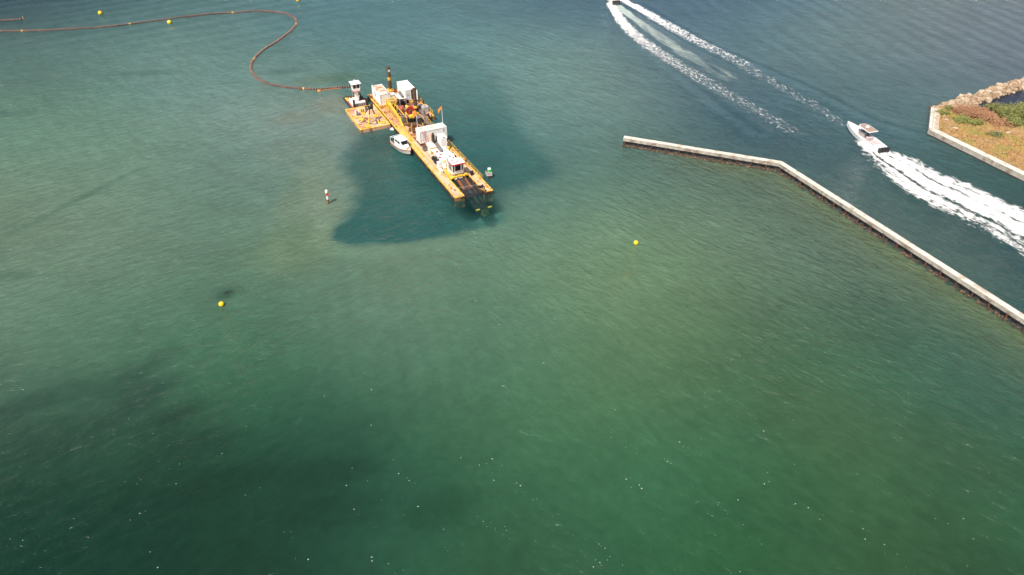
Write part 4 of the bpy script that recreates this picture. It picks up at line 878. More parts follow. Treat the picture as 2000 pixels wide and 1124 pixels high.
# ------------------------------------------------------------------ boat hulls
def boat_hull(L_, bm, fb, bowh, n=14):
    secs = []; rim = []
    for i in range(n+1):
        s = i/n; x = -L_/2+L_*s
        w = bm/2*(1-max(0, (s-.45)/.55)**2.4)*(0.93+.07*min(1, s*4)); w = max(w, .035)
        zs = fb+(bowh-fb)*s**2; zk = -.35+(.35+zs*.55)*max(0, (s-.62)/.38)**2.2; zc = .02+zs*.35*max(0, (s-.4)/.6)**1.5
        secs.append([(x,0,zk),(x,w*.82,zc),(x,w,zs),(x,-w,zs),(x,-w*.82,zc)]); rim.append((x, w, zs))
    return secs, rim
def speedboat(label, loc, hd, cushions=True):
    t = thing('speedboat', label, 'speedboat', loc, hd)
    L_, bm = 12.0, 3.1; secs, rim = boat_hull(L_, bm, .95, 1.5)
    n = len(rim); b = MB(); vs = []; fs = []
    for sc_ in secs: vs += [sc_[0], sc_[1], sc_[2], sc_[3], sc_[4]]
    for j in range(n-1):
        a = j*5
        for i0, i1 in ((0,1),(1,2),(3,4),(4,0)): fs.append((a+i0, a+5+i0, a+5+i1, a+i1))
    fs.append((0,1,2,3,4)); b.add(vs, fs); b.build('hull', M['cleanwhite'], t, smooth=True)
    # covering boards (gunwale) and sunken cockpit sole
    g = MB(); gv = []; gf = []
    for x, w, z in rim:
        wi = max(w-.32, .0); gv += [(x,w+.02,z),(x,w-.02,z+.06),(x,wi,z+.05),(x,-wi,z+.05),(x,-w+.02,z+.06),(x,-w-.02,z),(x,wi,z-.35),(x,-wi,z-.35)]
    for j in range(n-1):
        a = j*8
        for i0, i1 in ((0,1),(1,2),(2,6),(7,3),(3,4),(4,5)): gf.append((a+i0, a+i1, a+8+i1, a+8+i0))
    g.add(gv, gf).build('gunwale', M['cleanwhite'], t)
    s = MB(); sv_ = []; sf_ = []
    for x, w, z in rim: wi = max(w-.32, .0)+.01; sv_ += [(x, wi, z-.35), (x, -wi, z-.35)]
    for j in range(n-1): sf_.append((j*2, j*2+1, j*2+3, j*2+2))
    s.add(sv_, sf_).build('cockpit_floor', M['cushion'], t)
    MB().prism([(1.6,-1.05),(3.2,-.85),(4.6,-.3),(4.6,.3),(3.2,.85),(1.6,1.05)], .82, 1.36).build('foredeck', M['cleanwhite'], t, bevel=.06)
    MB().boxc((2.4,0,1.375),(.12,.9,.03)).boxc((3.6,0,1.375),(.08,.5,.03)).build('deck_hatch', M['grey'], t)
    MB().box(-5.5,-4.2,-1.15,1.15,.62,1.12).build('stern_deck', M['cleanwhite'], t, bevel=.06)
    MB().box(-3.9,-2.7,-.9,.9,.6,1.08).build('stern_seat', M['cushion'], t, bevel=.08)
    MB().box(-.4,1.3,-.55,.55,.6,1.7).build('console', M['lgrey'], t, bevel=.1)
    MB().add([(.9,-.5,1.7),(.9,.5,1.7),(.45,.42,2.2),(.45,-.42,2.2)], [(0,1,2,3)]).build('windscreen', M['glass'], t)
    MB().box(-1.9,-1.1,-.7,.7,.6,1.5).build('leaning_post', M['cushion'], t, bevel=.08)
    MB().box(.0,2.0,-.75,-.6,.95,1.25).box(1.35,2.2,-.6,.6,.7,1.15).build('front_seat', M['cushion'], t, bevel=.05)
    tt = MB()
    for x, y in ((.7,.6),(.7,-.6),(-1.2,.65),(-1.2,-.65)): tt.cyl((x,y,.6),(x*1.05,y*1.1,2.78),.035,.035,6)
    tt.build('top_frame', M['grey'], t)
    tp = MB().prism([(-2.1,-1.2),(1.0,-1.25),(1.7,-.8),(1.9,0),(1.7,.8),(1.0,1.25),(-2.1,1.2)], 2.78, 2.88).build('hardtop', M['cleanwhite'], t, bevel=.03)
    MB().prism([(-1.95,-1.1),(.95,-1.12),(1.55,-.7),(1.75,0),(1.55,.7),(.95,1.12),(-1.95,1.1)], 2.882, 2.90).build('top_skin', M['taupe'], tp)
    MB().cyl((-.1,.1,2.9),(-.1,.1,3.0),.3,.3,14).sphere((-.1,.1,3.08),.42,16,8,.6).build('radar_dome', M['cleanwhite'], tp, smooth=True)
    for k in range(4):
        y = -.99+k*.66; ob = MB().loft([[(x,y-.2*w,z0),(x,y+.2*w,z0),(x,y+.22*w,z1),(x,y-.22*w,z1)] for x, w, z0, z1 in ((-6.75,.7,.5,1.05),(-6.6,1,.35,1.3),(-6.1,1,.4,1.35),(-5.95,.8,.6,1.1))]).build('outboard_motor', M['black'], t, bevel=.05)
        MB().box(-6.45,-6.2,y-.07,y+.07,-.5,.4).build('motor_leg', M['dark'], ob)
    return t
def skin_person(name, label, joints, edges, radii, mat, loc, rz):
    me = bpy.data.meshes.new(name); bm_ = bmesh.new(); lay = bm_.verts.layers.skin.verify(); vs = [bm_.verts.new(j) for j in joints]
    for a, b in edges: bm_.edges.new((vs[a], vs[b]))
    for v, r in zip(vs, radii): v[lay].radius = (r, r)
    vs[0][lay].use_root = True; bm_.to_mesh(me); bm_.free(); me.materials.append(mat)
    o = bpy.data.objects.new(name, me); C.objects.link(o); o.modifiers.new('skin', 'SKIN'); s = o.modifiers.new('sub', 'SUBSURF'); s.levels = 1; s.render_levels = 1
    o.location = loc; o.rotation_euler[2] = rz; tag(o, label, 'person'); return o

hd1 = math.atan2(151.9-140.5, 74.2-77.6)
sp1 = speedboat('white centre console speedboat with brown hardtop and black outboards speeding up the channel', (75.9, 146.2, .12), hd1)
sp1.rotation_euler = (0, -.035, hd1)
hm = math.cos(hd1), math.sin(hd1)
pj = [(0,0,.95),(0,0,1.2),(0,0,1.42),(.02,0,1.55),(.03,0,1.72),(0,.2,1.4),(.18,.26,1.18),(.4,.18,1.22),(0,-.2,1.4),(.18,-.26,1.18),(.4,-.18,1.22),(.02,.1,.9),(.06,.12,.48),(0,.13,.05),(.02,-.1,.9),(.06,-.12,.48),(0,-.13,.05),(.14,.13,.03),(.14,-.13,.03)]
pe = [(0,1),(1,2),(2,3),(3,4),(2,5),(5,6),(6,7),(2,8),(8,9),(9,10),(0,11),(11,12),(12,13),(13,17),(0,14),(14,15),(15,16),(16,18)]
prd = [.14,.13,.13,.055,.10,.06,.045,.04,.06,.045,.04,.09,.065,.045,.09,.065,.045,.035,.035]
per = skin_person('person', 'person in dark clothing standing at the helm under the brown hardtop', pj, pe, prd, M['cloth'], (75.9-hm[0]*.85, 146.2-hm[1]*.85, .75), hd1)
hb = MB().sphere((.04,0,1.66),.115,12,8,1.15).build('head', M['skin'], per, smooth=True)
MB().sphere((.0,0,1.71),.12,12,8,1.0).boxc((.14,0,1.70),(.14,.15,.02)).build('cap', M['white'], per, smooth=True)
MB().boxc((.155,0,1.65),(.03,.025,.04)).boxc((.14,.05,1.68),(.02,.03,.015)).boxc((.14,-.05,1.68),(.02,.03,.015)).boxc((.145,0,1.61),(.015,.05,.012)).build('face', M['skin'], per)
hd2 = math.atan2(247.5-243.5, 32.3-33.3)
sp2 = speedboat('white speedboat cut off by the top edge at the head of the twin wake', (33.3+6.3*math.cos(hd2), 243.3+6.3*math.sin(hd2), .3), hd2)

# crew boat alongside the dredger
hd3 = math.atan2(-6.3, 4.3)
cbt = thing('crew_boat', 'white cabin workboat with red rubbing strip tied alongside the dredger', 'boat', (-23.0, 141.5, .05), hd3)
L_, bm = 7.0, 2.5; secs, rim = boat_hull(L_, bm, .85, 1.35); n = len(rim); vs = []; fs = []
for s in secs: vs += s
for j in range(n-1):
    a = j*5
    for i0, i1 in ((0,1),(1,2),(3,4),(4,0)): fs.append((a+i0, a+5+i0, a+5+i1, a+i1))
fs.append((0,1,2,3,4)); MB().add(vs, fs).build('hull', M['lgrey'], cbt, smooth=True)
dkm = pm('boat_deck', (.62,.48,.42), .7)
s = MB(); v_ = []; f_ = []
k0 = 6
for x, w, z in rim[k0:]: v_ += [(x, w-.02, z-.02), (x, -w+.02, z-.02)]
for j in range(0, n-1-k0): f_.append((j*2, j*2+1, j*2+3, j*2+2))
s.add(v_, f_).build('foredeck', dkm, cbt)
s = MB()
for j in range(0, k0+1):
    x, w, z = rim[j]
s.add([(rim[j][0], sgn*(rim[j][1]-.2), .45) for j in range(0, k0+1) for sgn in (1, -1)], [(j*2, j*2+1, j*2+3, j*2+2) for j in range(k0)]).build('cockpit_floor', M['grey'], cbt)
g = MB(); gv = []; gf = []
for x, w, z in rim[:k0+1]: gv += [(x,w,z),(x,w-.2,z),(x,w-.2,.45),(x,-w,z),(x,-w+.2,z),(x,-w+.2,.45)]
for j in range(k0):
    a = j*6
    for i0, i1 in ((0,1),(1,2),(3,4),(4,5)): gf.append((a+i0, a+i1, a+6+i1, a+6+i0))
g.add(gv, gf).build('gunwale', dkm, cbt)
q = MB(); pts = [(x, w+.02, z-.1) for x, w, z in rim]; q.tube(pts, .06, 6).tube([(x, -y, z) for x, y, z in pts], .06, 6); q.build('rubbing_strip', M['dullred'], cbt)
cbn = MB().loft([[(x,-w0,.8),(x,w0,.8),(x,w1,z1),(x,-w1,z1)] for x, w0, w1, z1 in ((-1.9,.95,.88,2.35),(.75,.95,.86,2.45),(1.35,.82,.7,1.7),(2.3,.6,.45,1.35))]).build('cabin', M['cleanwhite'], cbt, bevel=.03)
MB().loft([[(x,-w,z),(x,w,z),(x,w,z+.1),(x,-w,z+.1)] for x, w, z in ((-2.1,.95,2.36),(0,.98,2.44),(.95,.9,2.44))]).build('roof', M['cleanwhite'], cbn, bevel=.03)
MB().add([(.82,-.8,2.38),(.82,.8,2.38),(1.30,.68,1.80),(1.30,-.68,1.80)], [(0,1,2,3)]).build('windscreen', M['glass'], cbn)
for s_ in (-1, 1):
    MB().boxc((.1,s_*.915,1.98),(.9,.05,.5)).build('window', M['glass'], cbn); MB().boxc((-1.0,s_*.92,1.98),(.8,.05,.5)).build('window', M['glass'], cbn)
q = MB(); q.tube([(-3.5,-1.05,.85),(-3.5,-1.05,1.9),(-3.5,1.05,1.9),(-3.5,1.05,.85)],.05,6).tube([(-3.5,-1.05,1.9),(-2.0,-.95,2.3)],.05,6).tube([(-3.5,1.05,1.9),(-2.0,.95,2.3)],.05,6); q.build('stern_arch', M['cleanwhite'], cbt)
MB().boxc((-2.6,.2,.7),(.7,.8,.5)).build('engine_box', M['dark'], cbt, bevel=.04)
MB().boxc((2.2,.1,1.40),(.35,1.0,.04),.3).build('rope_coil', M['yellow'], cbt)
MB().cyl((-.9,0,2.5),(-.9,0,2.75),.12,.1,8).build('beacon_lamp', M['grey'], cbn)

# ------------------------------------------------------------------ floating pipelines
def resample(pts, step):
    out = [np.array(pts[0], float)]; acc = 0; d0 = 0
    for a, b in zip(pts[:-1], pts[1:]):
        a = np.array(a, float); b = np.array(b, float); l = np.linalg.norm(b-a)
        while acc+l >= step*len(out): out.append(a+(b-a)*((step*len(out)-acc)/l))
        acc += l
    return out
PL = [(-38.6,175.7),(-40.8,175.5),(-44.3,174.8),(-47.9,174.0),(-53.1,174.8),(-57.9,176.1),(-61.6,178.1),(-65.8,182.9),(-68.4,188.6),(-69.3,195.0),(-68.6,202.1),(-66.4,210.1),(-64.8,220.0),(-65.3,226.7),(-67.9,231.7),(-72.9,235.8),(-80.4,236.8),(-91.0,234.7),(-102.1,230.2),(-111.5,226.2),(-121.8,221.4),(-131.5,219.5),(-141.4,218.1),(-150.1,217.7),(-158.6,216.8),(-185,214)]
pth = resample(catmull(PL, 8), .62)
pln = thing('floating_pipeline', 'long black floating pipeline with pale float rings curving from the dredger to the left edge', 'pipeline', (-38.6, 175.7, 0))
ox, oy = -38.6, 175.7
WZ = lambda x, y: float(WH(np.array([[x]]), np.array([[y]]))[0, 0])
secn = 20
for k in range(0, len(pth)-1, secn):
    seg = pth[k:k+secn+1]
    if len(seg) < 2: continue
    MB().tube([(p[0]-ox, p[1]-oy, .14+WZ(p[0], p[1])) for p in seg[::2]+([seg[-1]] if len(seg) % 2 == 0 else [])], .26, 8).build('pipe_section', M['pipe'], pln)
rme = MB().cyl((-.055,0,0),(.055,0,0),.34,.34,10).mesh('float_ring', M['ring']); cme = MB().cyl((-.22,0,0),(.22,0,0),.33,.33,10).mesh('joint_collar', M['yellow'])
rest = MB()
for k in range(1, len(pth)-1):
    p, q = pth[k], pth[k+1]; a = math.atan2(q[1]-p[1], q[0]-p[0]); z = .15+WZ(p[0], p[1])
    if k % 48 == 21: inst(cme, 'joint_collar', pln, (p[0]-ox, p[1]-oy, z), (0, 0, a)); continue
    if k < 300: inst(rme, 'float_ring', pln, (p[0]-ox, p[1]-oy, z), (0, 0, a+random.uniform(-.06, .06)), (1, random.uniform(.93, 1.05), 1))
    else:
        dx_, dy_ = math.cos(a)*.09, math.sin(a)*.09; rest.cyl((p[0]-ox-dx_, p[1]-oy-dy_, z), (p[0]-ox+dx_, p[1]-oy+dy_, z), .34, .34, 8)
rest.build('float_rings', M['ring'], pln, kind='stuff')
p2 = thing('floating_pipeline', 'short piece of rusty floating pipeline in the top left corner beyond the main one', 'pipeline', (-149.5, 229.2, 0))
sp2_ = resample(catmull([(-149.5,229.2),(-155.7,227.7),(-164.1,226.0),(-178,223)], 6), .8)
MB().tube([(p[0]+149.5, p[1]-229.2, .1) for p in sp2_], .28, 8).build('pipe_section', M['pipe'], p2)
for k in range(1, len(sp2_)-1):
    p, q = sp2_[k], sp2_[k+1]; inst(rme, 'float_ring', p2, (p[0]+149.5, p[1]-229.2, .1), (0, 0, math.atan2(q[1]-p[1], q[0]-p[0])))
MB().cyl((.1,0,.0),(.1,0,.9),.12,.12,8).build('end_marker', M['yellow'], p2)
t = thing('marker_float', 'small faded orange float trailing beside the pipeline near the push boat', 'float', (-47.3, 173.2, .05)); MB().sphere((0,0,.05),.42,12,8,.7).build('body', M['orange'], t, smooth=True); MB().tube([(0,.2,.1),(2,.9,.05),(5,1.6,.05)],.05,5).build('line', M['orange'], t)

# ------------------------------------------------------------------ yellow buoys
def buoy(x, y, r, label):
    t = thing('buoy', label, 'buoy', (x, y, 0), random.random()*6, 'yellow marker buoys')
    MB().sphere((0,0,r*.62),r,20,12).build('ball', M['buoy'], t, smooth=True); MB().cyl((0,0,-.6),(0,0,-.1),.09,.12,8).build('mooring_eye', M['rust'], t)
    MB().cyl((0,0,r*1.58),(0,0,r*1.72),.07,.07,8).build('cap', M['yellow'], t)
buoy(-44.8, 89.0, .42, 'yellow ball buoy in the green water at the left, next to a dark ray')
buoy(21.4, 106.0, .40, 'yellow ball buoy alone below the concrete jetty')
buoy(-103.2, 225.2, .62, 'yellow ball buoy just inside the floating pipeline')
buoy(-128.1, 234.3, .62, 'yellow ball buoy beyond the pipeline near the top left')
buoy(-69.8, 248.1, .60, 'yellow ball buoy cut by the top edge of the picture')

# ray swimming under the surface
rv = [(.75,0,0),(.35,.28,.05),(-.15,.62,0),(-.3,.3,.06),(-.5,.12,.03),(-.5,-.12,.03),(-.3,-.3,.06),(-.15,-.62,0),(.35,-.28,.05),(0,0,.14)]
b = MB(); b.add(rv+[(0,0,-.08)], [(i, (i+1) % 9, 9) for i in range(9)]+[((i+1) % 9, i, 10) for i in range(9)])
b.cyl((-.45,0,.02),(-2.1,.05,.0),.10,.02,6)
o_ = b.build('ray', M['ray']); o_.location = (-45.0, 92.1, -.07); o_.rotation_euler[2] = math.radians(212); o_.scale = (1.0, 1.0, 1.0); tag(o_, 'dark ray with a long tail just under the surface by a yellow buoy', 'ray')

# ------------------------------------------------------------------ channel markers
t = thing('channel_marker', 'white piling with a red triangular daymark standing in the shallows left of the dredger', 'channel marker', (-34.4, 119.6, 0), .1)
MB().cyl((0,0,-3.2),(0,0,.95),.2,.2,12).build('pile', M['rust'], t, smooth=True); MB().cyl((0,0,.951),(0,0,2.45),.21,.19,12).build('sleeve', M['cleanwhite'], t, smooth=True); MB().cyl((0,0,2.451),(0,0,2.75),.3,.24,12).cyl((0,0,2.75),(0,0,2.95),.24,.08,12).build('cap', M['cleanwhite'], t, smooth=True)
for rz in (.15, 1.8, 3.3): 
    c_, s_ = math.cos(rz-math.pi/2), math.sin(rz-math.pi/2); tx, ty = -s_, c_
    MB().add([(c_*.27+tx*w+c_*o, s_*.27+ty*w+s_*o, z) for o in (0, .03) for w, z in ((-.32,1.85),(.32,1.85),(0,2.45))], [(0,1,2),(5,4,3),(0,3,4,1),(1,4,5,2),(2,5,3,0)]).build('daymark', M['red'], t)
t = thing('channel_marker', 'piling with green square daymark above a white notice board right of the dredger bow', 'channel marker', (-4.5, 129.4, 0), .18)
MB().cyl((0,0,-3.2),(0,0,1.2),.2,.2,12).build('pile', M['pile'], t, smooth=True)
bd = MB().box(-.56,.56,-.34,-.27,.62,1.42).build('notice_board', M['lgrey'], t); 
MB().box(-.53,.53,-.352,-.342,.65,1.39).build('board_face', pm('board_face', (.62,.52,.50), .6), bd)
q = MB()
for r_ in range(2):
    x = -.38
    while x < .36: w = random.uniform(.06, .12); q.box(x, x+w, -.357, -.3525, 1.08-r_*.22, 1.2-r_*.22); x += w+.035
q.build('worn_lettering', M['grey'], bd, kind='stuff')
bd2 = MB().boxc((-.58,.0,1.1),(.06,.7,.8),.35).build('notice_board', M['lgrey'], t)
gb = MB().box(-.26,.34,-.2,.3,1.45,2.15).build('daymark_box', M['cleanwhite'], t, bevel=.03); MB().box(-.2,.42,-.26,-.205,1.42,1.95).build('daymark', M['green'], gb)

# ------------------------------------------------------------------ jetty
jt = thing('jetty_wall', 'long bent concrete capped sheet pile jetty running to the right edge', 'jetty', (23.5, 143.3, 0))
jo = Vector((23.5, 143.3)); CW = 1.15
pp = [Vector(p)-jo for p in JET]
dirs = [(pp[i+1]-pp[i]).normalized() for i in range(3)]; nor = [Vector((-d.y, d.x)) for d in dirs]    # left normal = far side
def off(i, o):
    if i == 0: return pp[0]+nor[0]*o
    if i >= 3: return pp[3]+nor[2]*o
    if i == 2: return pp[2]+nor[1]*o
    n_ = (nor[0]+nor[1]).normalized(); return pp[1]+n_*(o/n_.dot(nor[0]))
def seg_prism(a0, a1, b0, b1, z0, z1, name, mat, bevel=0, lab=None):
    return MB().prism([tuple(a0), tuple(a1), tuple(b1), tuple(b0)], z0, z1).build(name, mat, jt, bevel=bevel, label=lab)
for i in range(3):
    L_ = (pp[i+1]-pp[i]).length; nseg = max(1, round(L_/5.0))
    for k in range(nseg):
        t0, t1 = k/nseg, (k+1)/nseg; gap = .012/L_*2
        f0, f1 = off(i, 0).lerp(off(i+1, 0), t0+gap), off(i, 0).lerp(off(i+1, 0), t1-gap)
        g0, g1 = off(i, CW).lerp(off(i+1, CW), t0+gap), off(i, CW).lerp(off(i+1, CW), t1-gap)
        dz = random.uniform(-.02, .02)
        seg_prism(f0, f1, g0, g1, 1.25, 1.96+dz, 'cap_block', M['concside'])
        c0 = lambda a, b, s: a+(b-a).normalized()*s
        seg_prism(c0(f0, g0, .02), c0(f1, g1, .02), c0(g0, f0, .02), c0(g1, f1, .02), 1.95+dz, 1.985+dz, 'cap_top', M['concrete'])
    npan = max(1, round(L_/.9))
    for k in range(npan):
        t0, t1 = k/npan, (k+1)/npan; o_ = .42+(.16 if k % 2 else 0)
        a0, a1 = off(i, o_).lerp(off(i+1, o_), t0), off(i, o_).lerp(off(i+1, o_), t1); b0, b1 = off(i, .85).lerp(off(i+1, .85), t0), off(i, .85).lerp(off(i+1, .85), t1)
        seg_prism(a0, a1, b0, b1, -3.5, 1.248, 'sheet_pile', M['sheet'])
    npl = max(1, round(L_/3.0))
    for k in range(npl):
        p = off(i, .22).lerp(off(i+1, .22), (k+.15)/npl); MB().cyl((p.x, p.y, -3.6), (p.x, p.y, 1.249), .17, .17, 8).build('pile', M['pile'], jt)
    # barnacled waling beam near the waterline
    b = MB(); L1 = L_; nn = int(L1/.35)
    for k in range(nn):
        if i > 0 and random.random() < .45: continue
        t_ = (k+.5)/nn; p = off(i, .12).lerp(off(i+1, .12), t_); a = math.atan2(dirs[i].y, dirs[i].x)
        b.boxc((p.x, p.y, random.uniform(.04, .22)), (.42, random.uniform(.3, .55), random.uniform(.22, .42)), a+random.uniform(-.2, .2))
    b.build('oyster_crust', M['oyster'], jt, kind='stuff')

# ------------------------------------------------------------------ island
isl_n = []
W_IS = 1.5
iw = thing('seawall', 'pale concrete seawall with a corner edging the grassy spit at the right', 'seawall', (90.8, 148.8, 0))
io = Vector((90.8, 148.8)); ip = [Vector(p)-io for p in ISL]
idr = [(ip[i+1]-ip[i]).normalized() for i in range(3)]; inr = [Vector((-d.y, d.x)) for d in idr]
def ioff(i, o):
    if i == 0: return ip[0]+inr[0]*o
    if i == 3: return ip[3]+inr[2]*o
    n_ = (inr[i-1]+inr[i]).normalized(); return ip[i]+n_*(o/n_.dot(inr[i]))
for i in range(3):
    L_ = (ip[i+1]-ip[i]).length; ns_ = max(1, round(L_/4.0)); w = W_IS if i else 1.9
    for k in range(ns_):
        e = .01/L_; t0, t1 = k/ns_+e, (k+1)/ns_-e
        f0, f1 = ioff(i, 0).lerp(ioff(i+1, 0), t0), ioff(i, 0).lerp(ioff(i+1, 0), t1); g0, g1 = ioff(i, w).lerp(ioff(i+1, w), t0), ioff(i, w).lerp(ioff(i+1, w), t1)
        dz = random.uniform(-.02, .02)
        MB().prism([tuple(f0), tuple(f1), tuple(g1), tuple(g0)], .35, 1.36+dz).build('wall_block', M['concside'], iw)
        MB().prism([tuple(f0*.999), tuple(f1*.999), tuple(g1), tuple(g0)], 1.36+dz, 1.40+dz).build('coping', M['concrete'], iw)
    f0, f1, g0, g1 = ioff(i, .12), ioff(i+1, .12), ioff(i, w), ioff(i+1, w)
    MB().prism([tuple(f0), tuple(f1), tuple(g1), tuple(g0)], -3.5, .348).build('wall_base', M['sheet'], iw)
MB().tube([(ioff(0,.75).x, ioff(0,.75).y, 1.5), (ioff(1,.75).x+.1, ioff(1,.75).y+.5, 1.5)], .09, 6).build('pipe', M['lgrey'], iw)
for k in range(9):
    t_ = (k+.5)/9; p = ioff(0, 1.55).lerp(ioff(1, 1.55), t_); MB().boxc((p.x+random.uniform(-.2,.2), p.y, 1.48), (random.uniform(.5,.9), random.uniform(.7,1.1), .22), random.random()).build('stone', M['palerock'], iw, bevel=.06)
# ground
gp = [(97.6,160.2),(92.6,148.8),(101.6,128.4),(117.5,92.3),(185,92),(185,140),(150,152),(127,159),(117.8,160.4),(114.2,158.9),(111.5,157.6),(109.3,160.0),(106.2,160.4),(104.6,161.6),(100.0,161.6)]
gx_ = np.arange(90, 186, .8); gy_ = np.arange(90, 164, .8); AX_, AY_ = np.meshgrid(gx_, gy_); ig = inside(AX_, AY_, gp); dg, _, _ = polydist(AX_, AY_, gp+[gp[0]])
sdg = np.where(ig, dg, -dg); ZG = np.clip(1.2+.0*sdg+.35*(fbm(AX_*.2, AY_*.2, 4)-.4)*np.clip(sdg/3, 0, 1), -1, 2); ZG = np.where(sdg < 0, 1.2+sdg*1.2, ZG)
dwl, _, _ = polydist(AX_, AY_, ISL); ZG = np.where((dwl < 2.2), np.minimum(ZG, 1.15), ZG)
kp = sdg > -1.8; dwi = inside(AX_, AY_, [(96.9,162.5),(91.9,148.9),(101.0,128.1),(116.8,92),(190,88),(190,170),(100,170)])
kp = kp & dwi; n_, k_ = AX_.shape; cell = kp[:-1,:-1] & kp[1:,:-1] & kp[:-1,1:] & kp[1:,1:]
i_ = (np.arange(k_-1)[None, :]+k_*np.arange(n_-1)[:, None])[cell]; F_ = np.stack([i_, i_+1, i_+1+k_, i_+k_], -1); us = np.unique(F_); mp_ = -np.ones(n_*k_, int); mp_[us] = np.arange(len(us))
gme = bpy.data.meshes.new('ground'); gme.from_pydata(np.stack([AX_, AY_, ZG], -1).reshape(-1, 3)[us].tolist(), [], mp_[F_].tolist())
gm = pm('dry_ground', (.34,.21,.09), .95, stain=(.30,.24,.07), stain_amt=.5, stain_scale=.22, var=.35, scale=1.3, bump=.15); gme.materials.append(gm)
go = bpy.data.objects.new('ground', gme); C.objects.link(go); tag(go, kind='structure')
def gz(x, y): 
    j = int(round((x-90)/.8)); i = int(round((y-90)/.8)); return float(ZG[min(max(i,0),ZG.shape[0]-1), min(max(j,0),ZG.shape[1]-1)])
# dry grass
gr = [MB(), MB(), MB()]; cnt = 0
while cnt < 26000:
    x = random.uniform(92, 140); y = random.uniform(105, 161)
    if x > 108 and random.random() < .4: continue
    if not (92.6+(148.8-y)*.44+.2 < x if y < 148.8 else x > 92.9+(y-148.8)*.43): continue
    if y > 158.5 and x > 105: continue
    cnt += 1; z = gz(x, y)-.02; nz = vnoise(np.array(x*.3), np.array(y*.3)); g_ = gr[0 if nz < .5 else 1 if nz < .75 else 2]
    a = random.random()*6.28; h = random.uniform(.12, .34); w = random.uniform(.06, .14); lx_, ly_ = random.gauss(0, .12), random.gauss(0, .12)
    g_.add([(x-w*math.cos(a), y-w*math.sin(a), z), (x+w*math.cos(a), y+w*math.sin(a), z), (x+lx_, y+ly_, z+h)], [(0, 1, 2)])
gr[0].build('dry_grass', pm('straw', (.38,.24,.11), .9, var=.3, scale=.8), kind='stuff'); tag(bpy.data.objects['dry_grass'], 'tawny dry grass covering the spit behind the seawall', 'grass')
gr[1].build('rust_grass', pm('straw_red', (.42,.22,.08), .9, var=.3, scale=.8), kind='stuff'); tag(bpy.data.objects['rust_grass'], 'patches of reddish brown dead grass on the spit', 'grass')
gr[2].build('olive_grass', pm('straw_olive', (.30,.25,.06), .9, var=.3, scale=.8), kind='stuff'); tag(bpy.data.objects['olive_grass'], 'patches of olive green low grass on the spit', 'grass')
# shrubs
def shrub(name, label, x, y, rx, ry, h, mat, nl, cat='shrub', group='shrubs on the spit', leaf=.16):
    z = gz(x, y)-.05; t = thing(name, label, cat, (x, y, z), 0, group)
    s = MB(); tips = []
    for k in range(9):
        a = random.random()*6.28; u = random.uniform(.3, .9); p1 = (rx*u*.4*math.cos(a), ry*u*.4*math.sin(a), h*.45); p2 = (rx*u*math.cos(a), ry*u*math.sin(a), h*random.uniform(.6, .95)*(1.1-.4*u))
        s.cyl((random.uniform(-.1,.1), random.uniform(-.1,.1), -.1), p1, .06, .04, 5).cyl(p1, p2, .04, .015, 4); tips.append(p2)
    s.build('stems', M['twig'], t)
    cl_ = tips+[(rx*random.uniform(-.8,.8), ry*random.uniform(-.8,.8), h*random.uniform(.3,.85)) for _ in range(14)]
    f = MB(); vv = []; ff = []
    for k in range(nl):
        c = random.choice(cl_); sg = .22*min(rx, ry)+.12
        px_, py_, pz = random.gauss(c[0], sg), random.gauss(c[1], sg), max(.03, random.gauss(c[2], sg*.6))
        n1 = Vector((random.gauss(0,1), random.gauss(0,1), random.gauss(0,1))).normalized(); n2 = n1.orthogonal().normalized(); l = leaf*random.uniform(.6, 1.3)
        b_ = len(vv); vv += [(px_-n1.x*l, py_-n1.y*l, pz-n1.z*l), (px_+n2.x*l*.5, py_+n2.y*l*.5, pz+n2.z*l*.5), (px_+n1.x*l, py_+n1.y*l, pz+n1.z*l), (px_-n2.x*l*.5, py_-n2.y*l*.5, pz-n2.z*l*.5)]; ff.append((b_, b_+1, b_+2, b_+3))
    f.add(vv, ff).build('foliage', M[mat], t)
for a in [
 ('shrub','low bright green shrub near the seawall end under the rocks',97.8,157.4,1.2,.9,.6,'foliage_y',700),
 ('shrub','bright green shrub in front of the reddish thicket',100.2,153.2,1.7,1.4,.7,'foliage_y',1300),
 ('shrub','lime green shrub on the near edge of the reddish thicket',102.6,151.9,1.4,1.0,.7,'foliage_y',1000),
 ('shrub','small dark green shrub tucked below the rocks left of the reddish thicket',100.3,159.6,.9,.7,.8,'foliage_g',500),
 ('thicket','reddish brown thicket of dying shrubs at the lagoon edge, left part',103.2,157.4,2.6,2.6,1.1,'foliage_r',3200),
 ('thicket','reddish brown thicket right of centre between green shrubs',106.0,154.6,2.6,2.4,1.0,'foliage_r',3000),
 ('thicket','small reddish thicket behind at the water edge',106.2,158.0,1.6,1.4,1.0,'foliage_r',1400),
 ('thicket','reddish low patch in front of the big green shrub',107.8,151.6,2.2,1.4,.7,'foliage_r',1600),
 ('shrub','olive shrub standing in the lagoon edge behind the thicket',110.3,159.0,2.4,1.6,1.5,'foliage_o',2600),
 ('shrub','large yellow green shrub in the middle of the bush line',112.2,155.4,2.8,2.4,2.0,'foliage_g',4500),
 ('shrub','large yellow green shrub at the right edge of the picture',116.6,156.2,3.0,2.6,2.2,'foliage_g',4800),
 ('shrub','green shrub low in front of the large ones',111.2,151.6,2.2,1.6,1.3,'foliage_g',2600),
 ('shrub','grey olive shrub with bare twigs at the right edge',115.6,151.6,2.4,2.0,1.5,'foliage_o',1900),
 ('shrub','isolated small round green shrub alone in the dry grass at right',111.4,143.9,.9,.7,.8,'foliage_g',600),
 ('shrub','olive low shrub in the middle of the dry grass',103.8,146.0,1.6,1.1,.4,'foliage_o',700),
 ('shrub','tall green shrub outside the right edge',121,154.5,3,2.5,2.2,'foliage_g',3000),
]: shrub(*a)
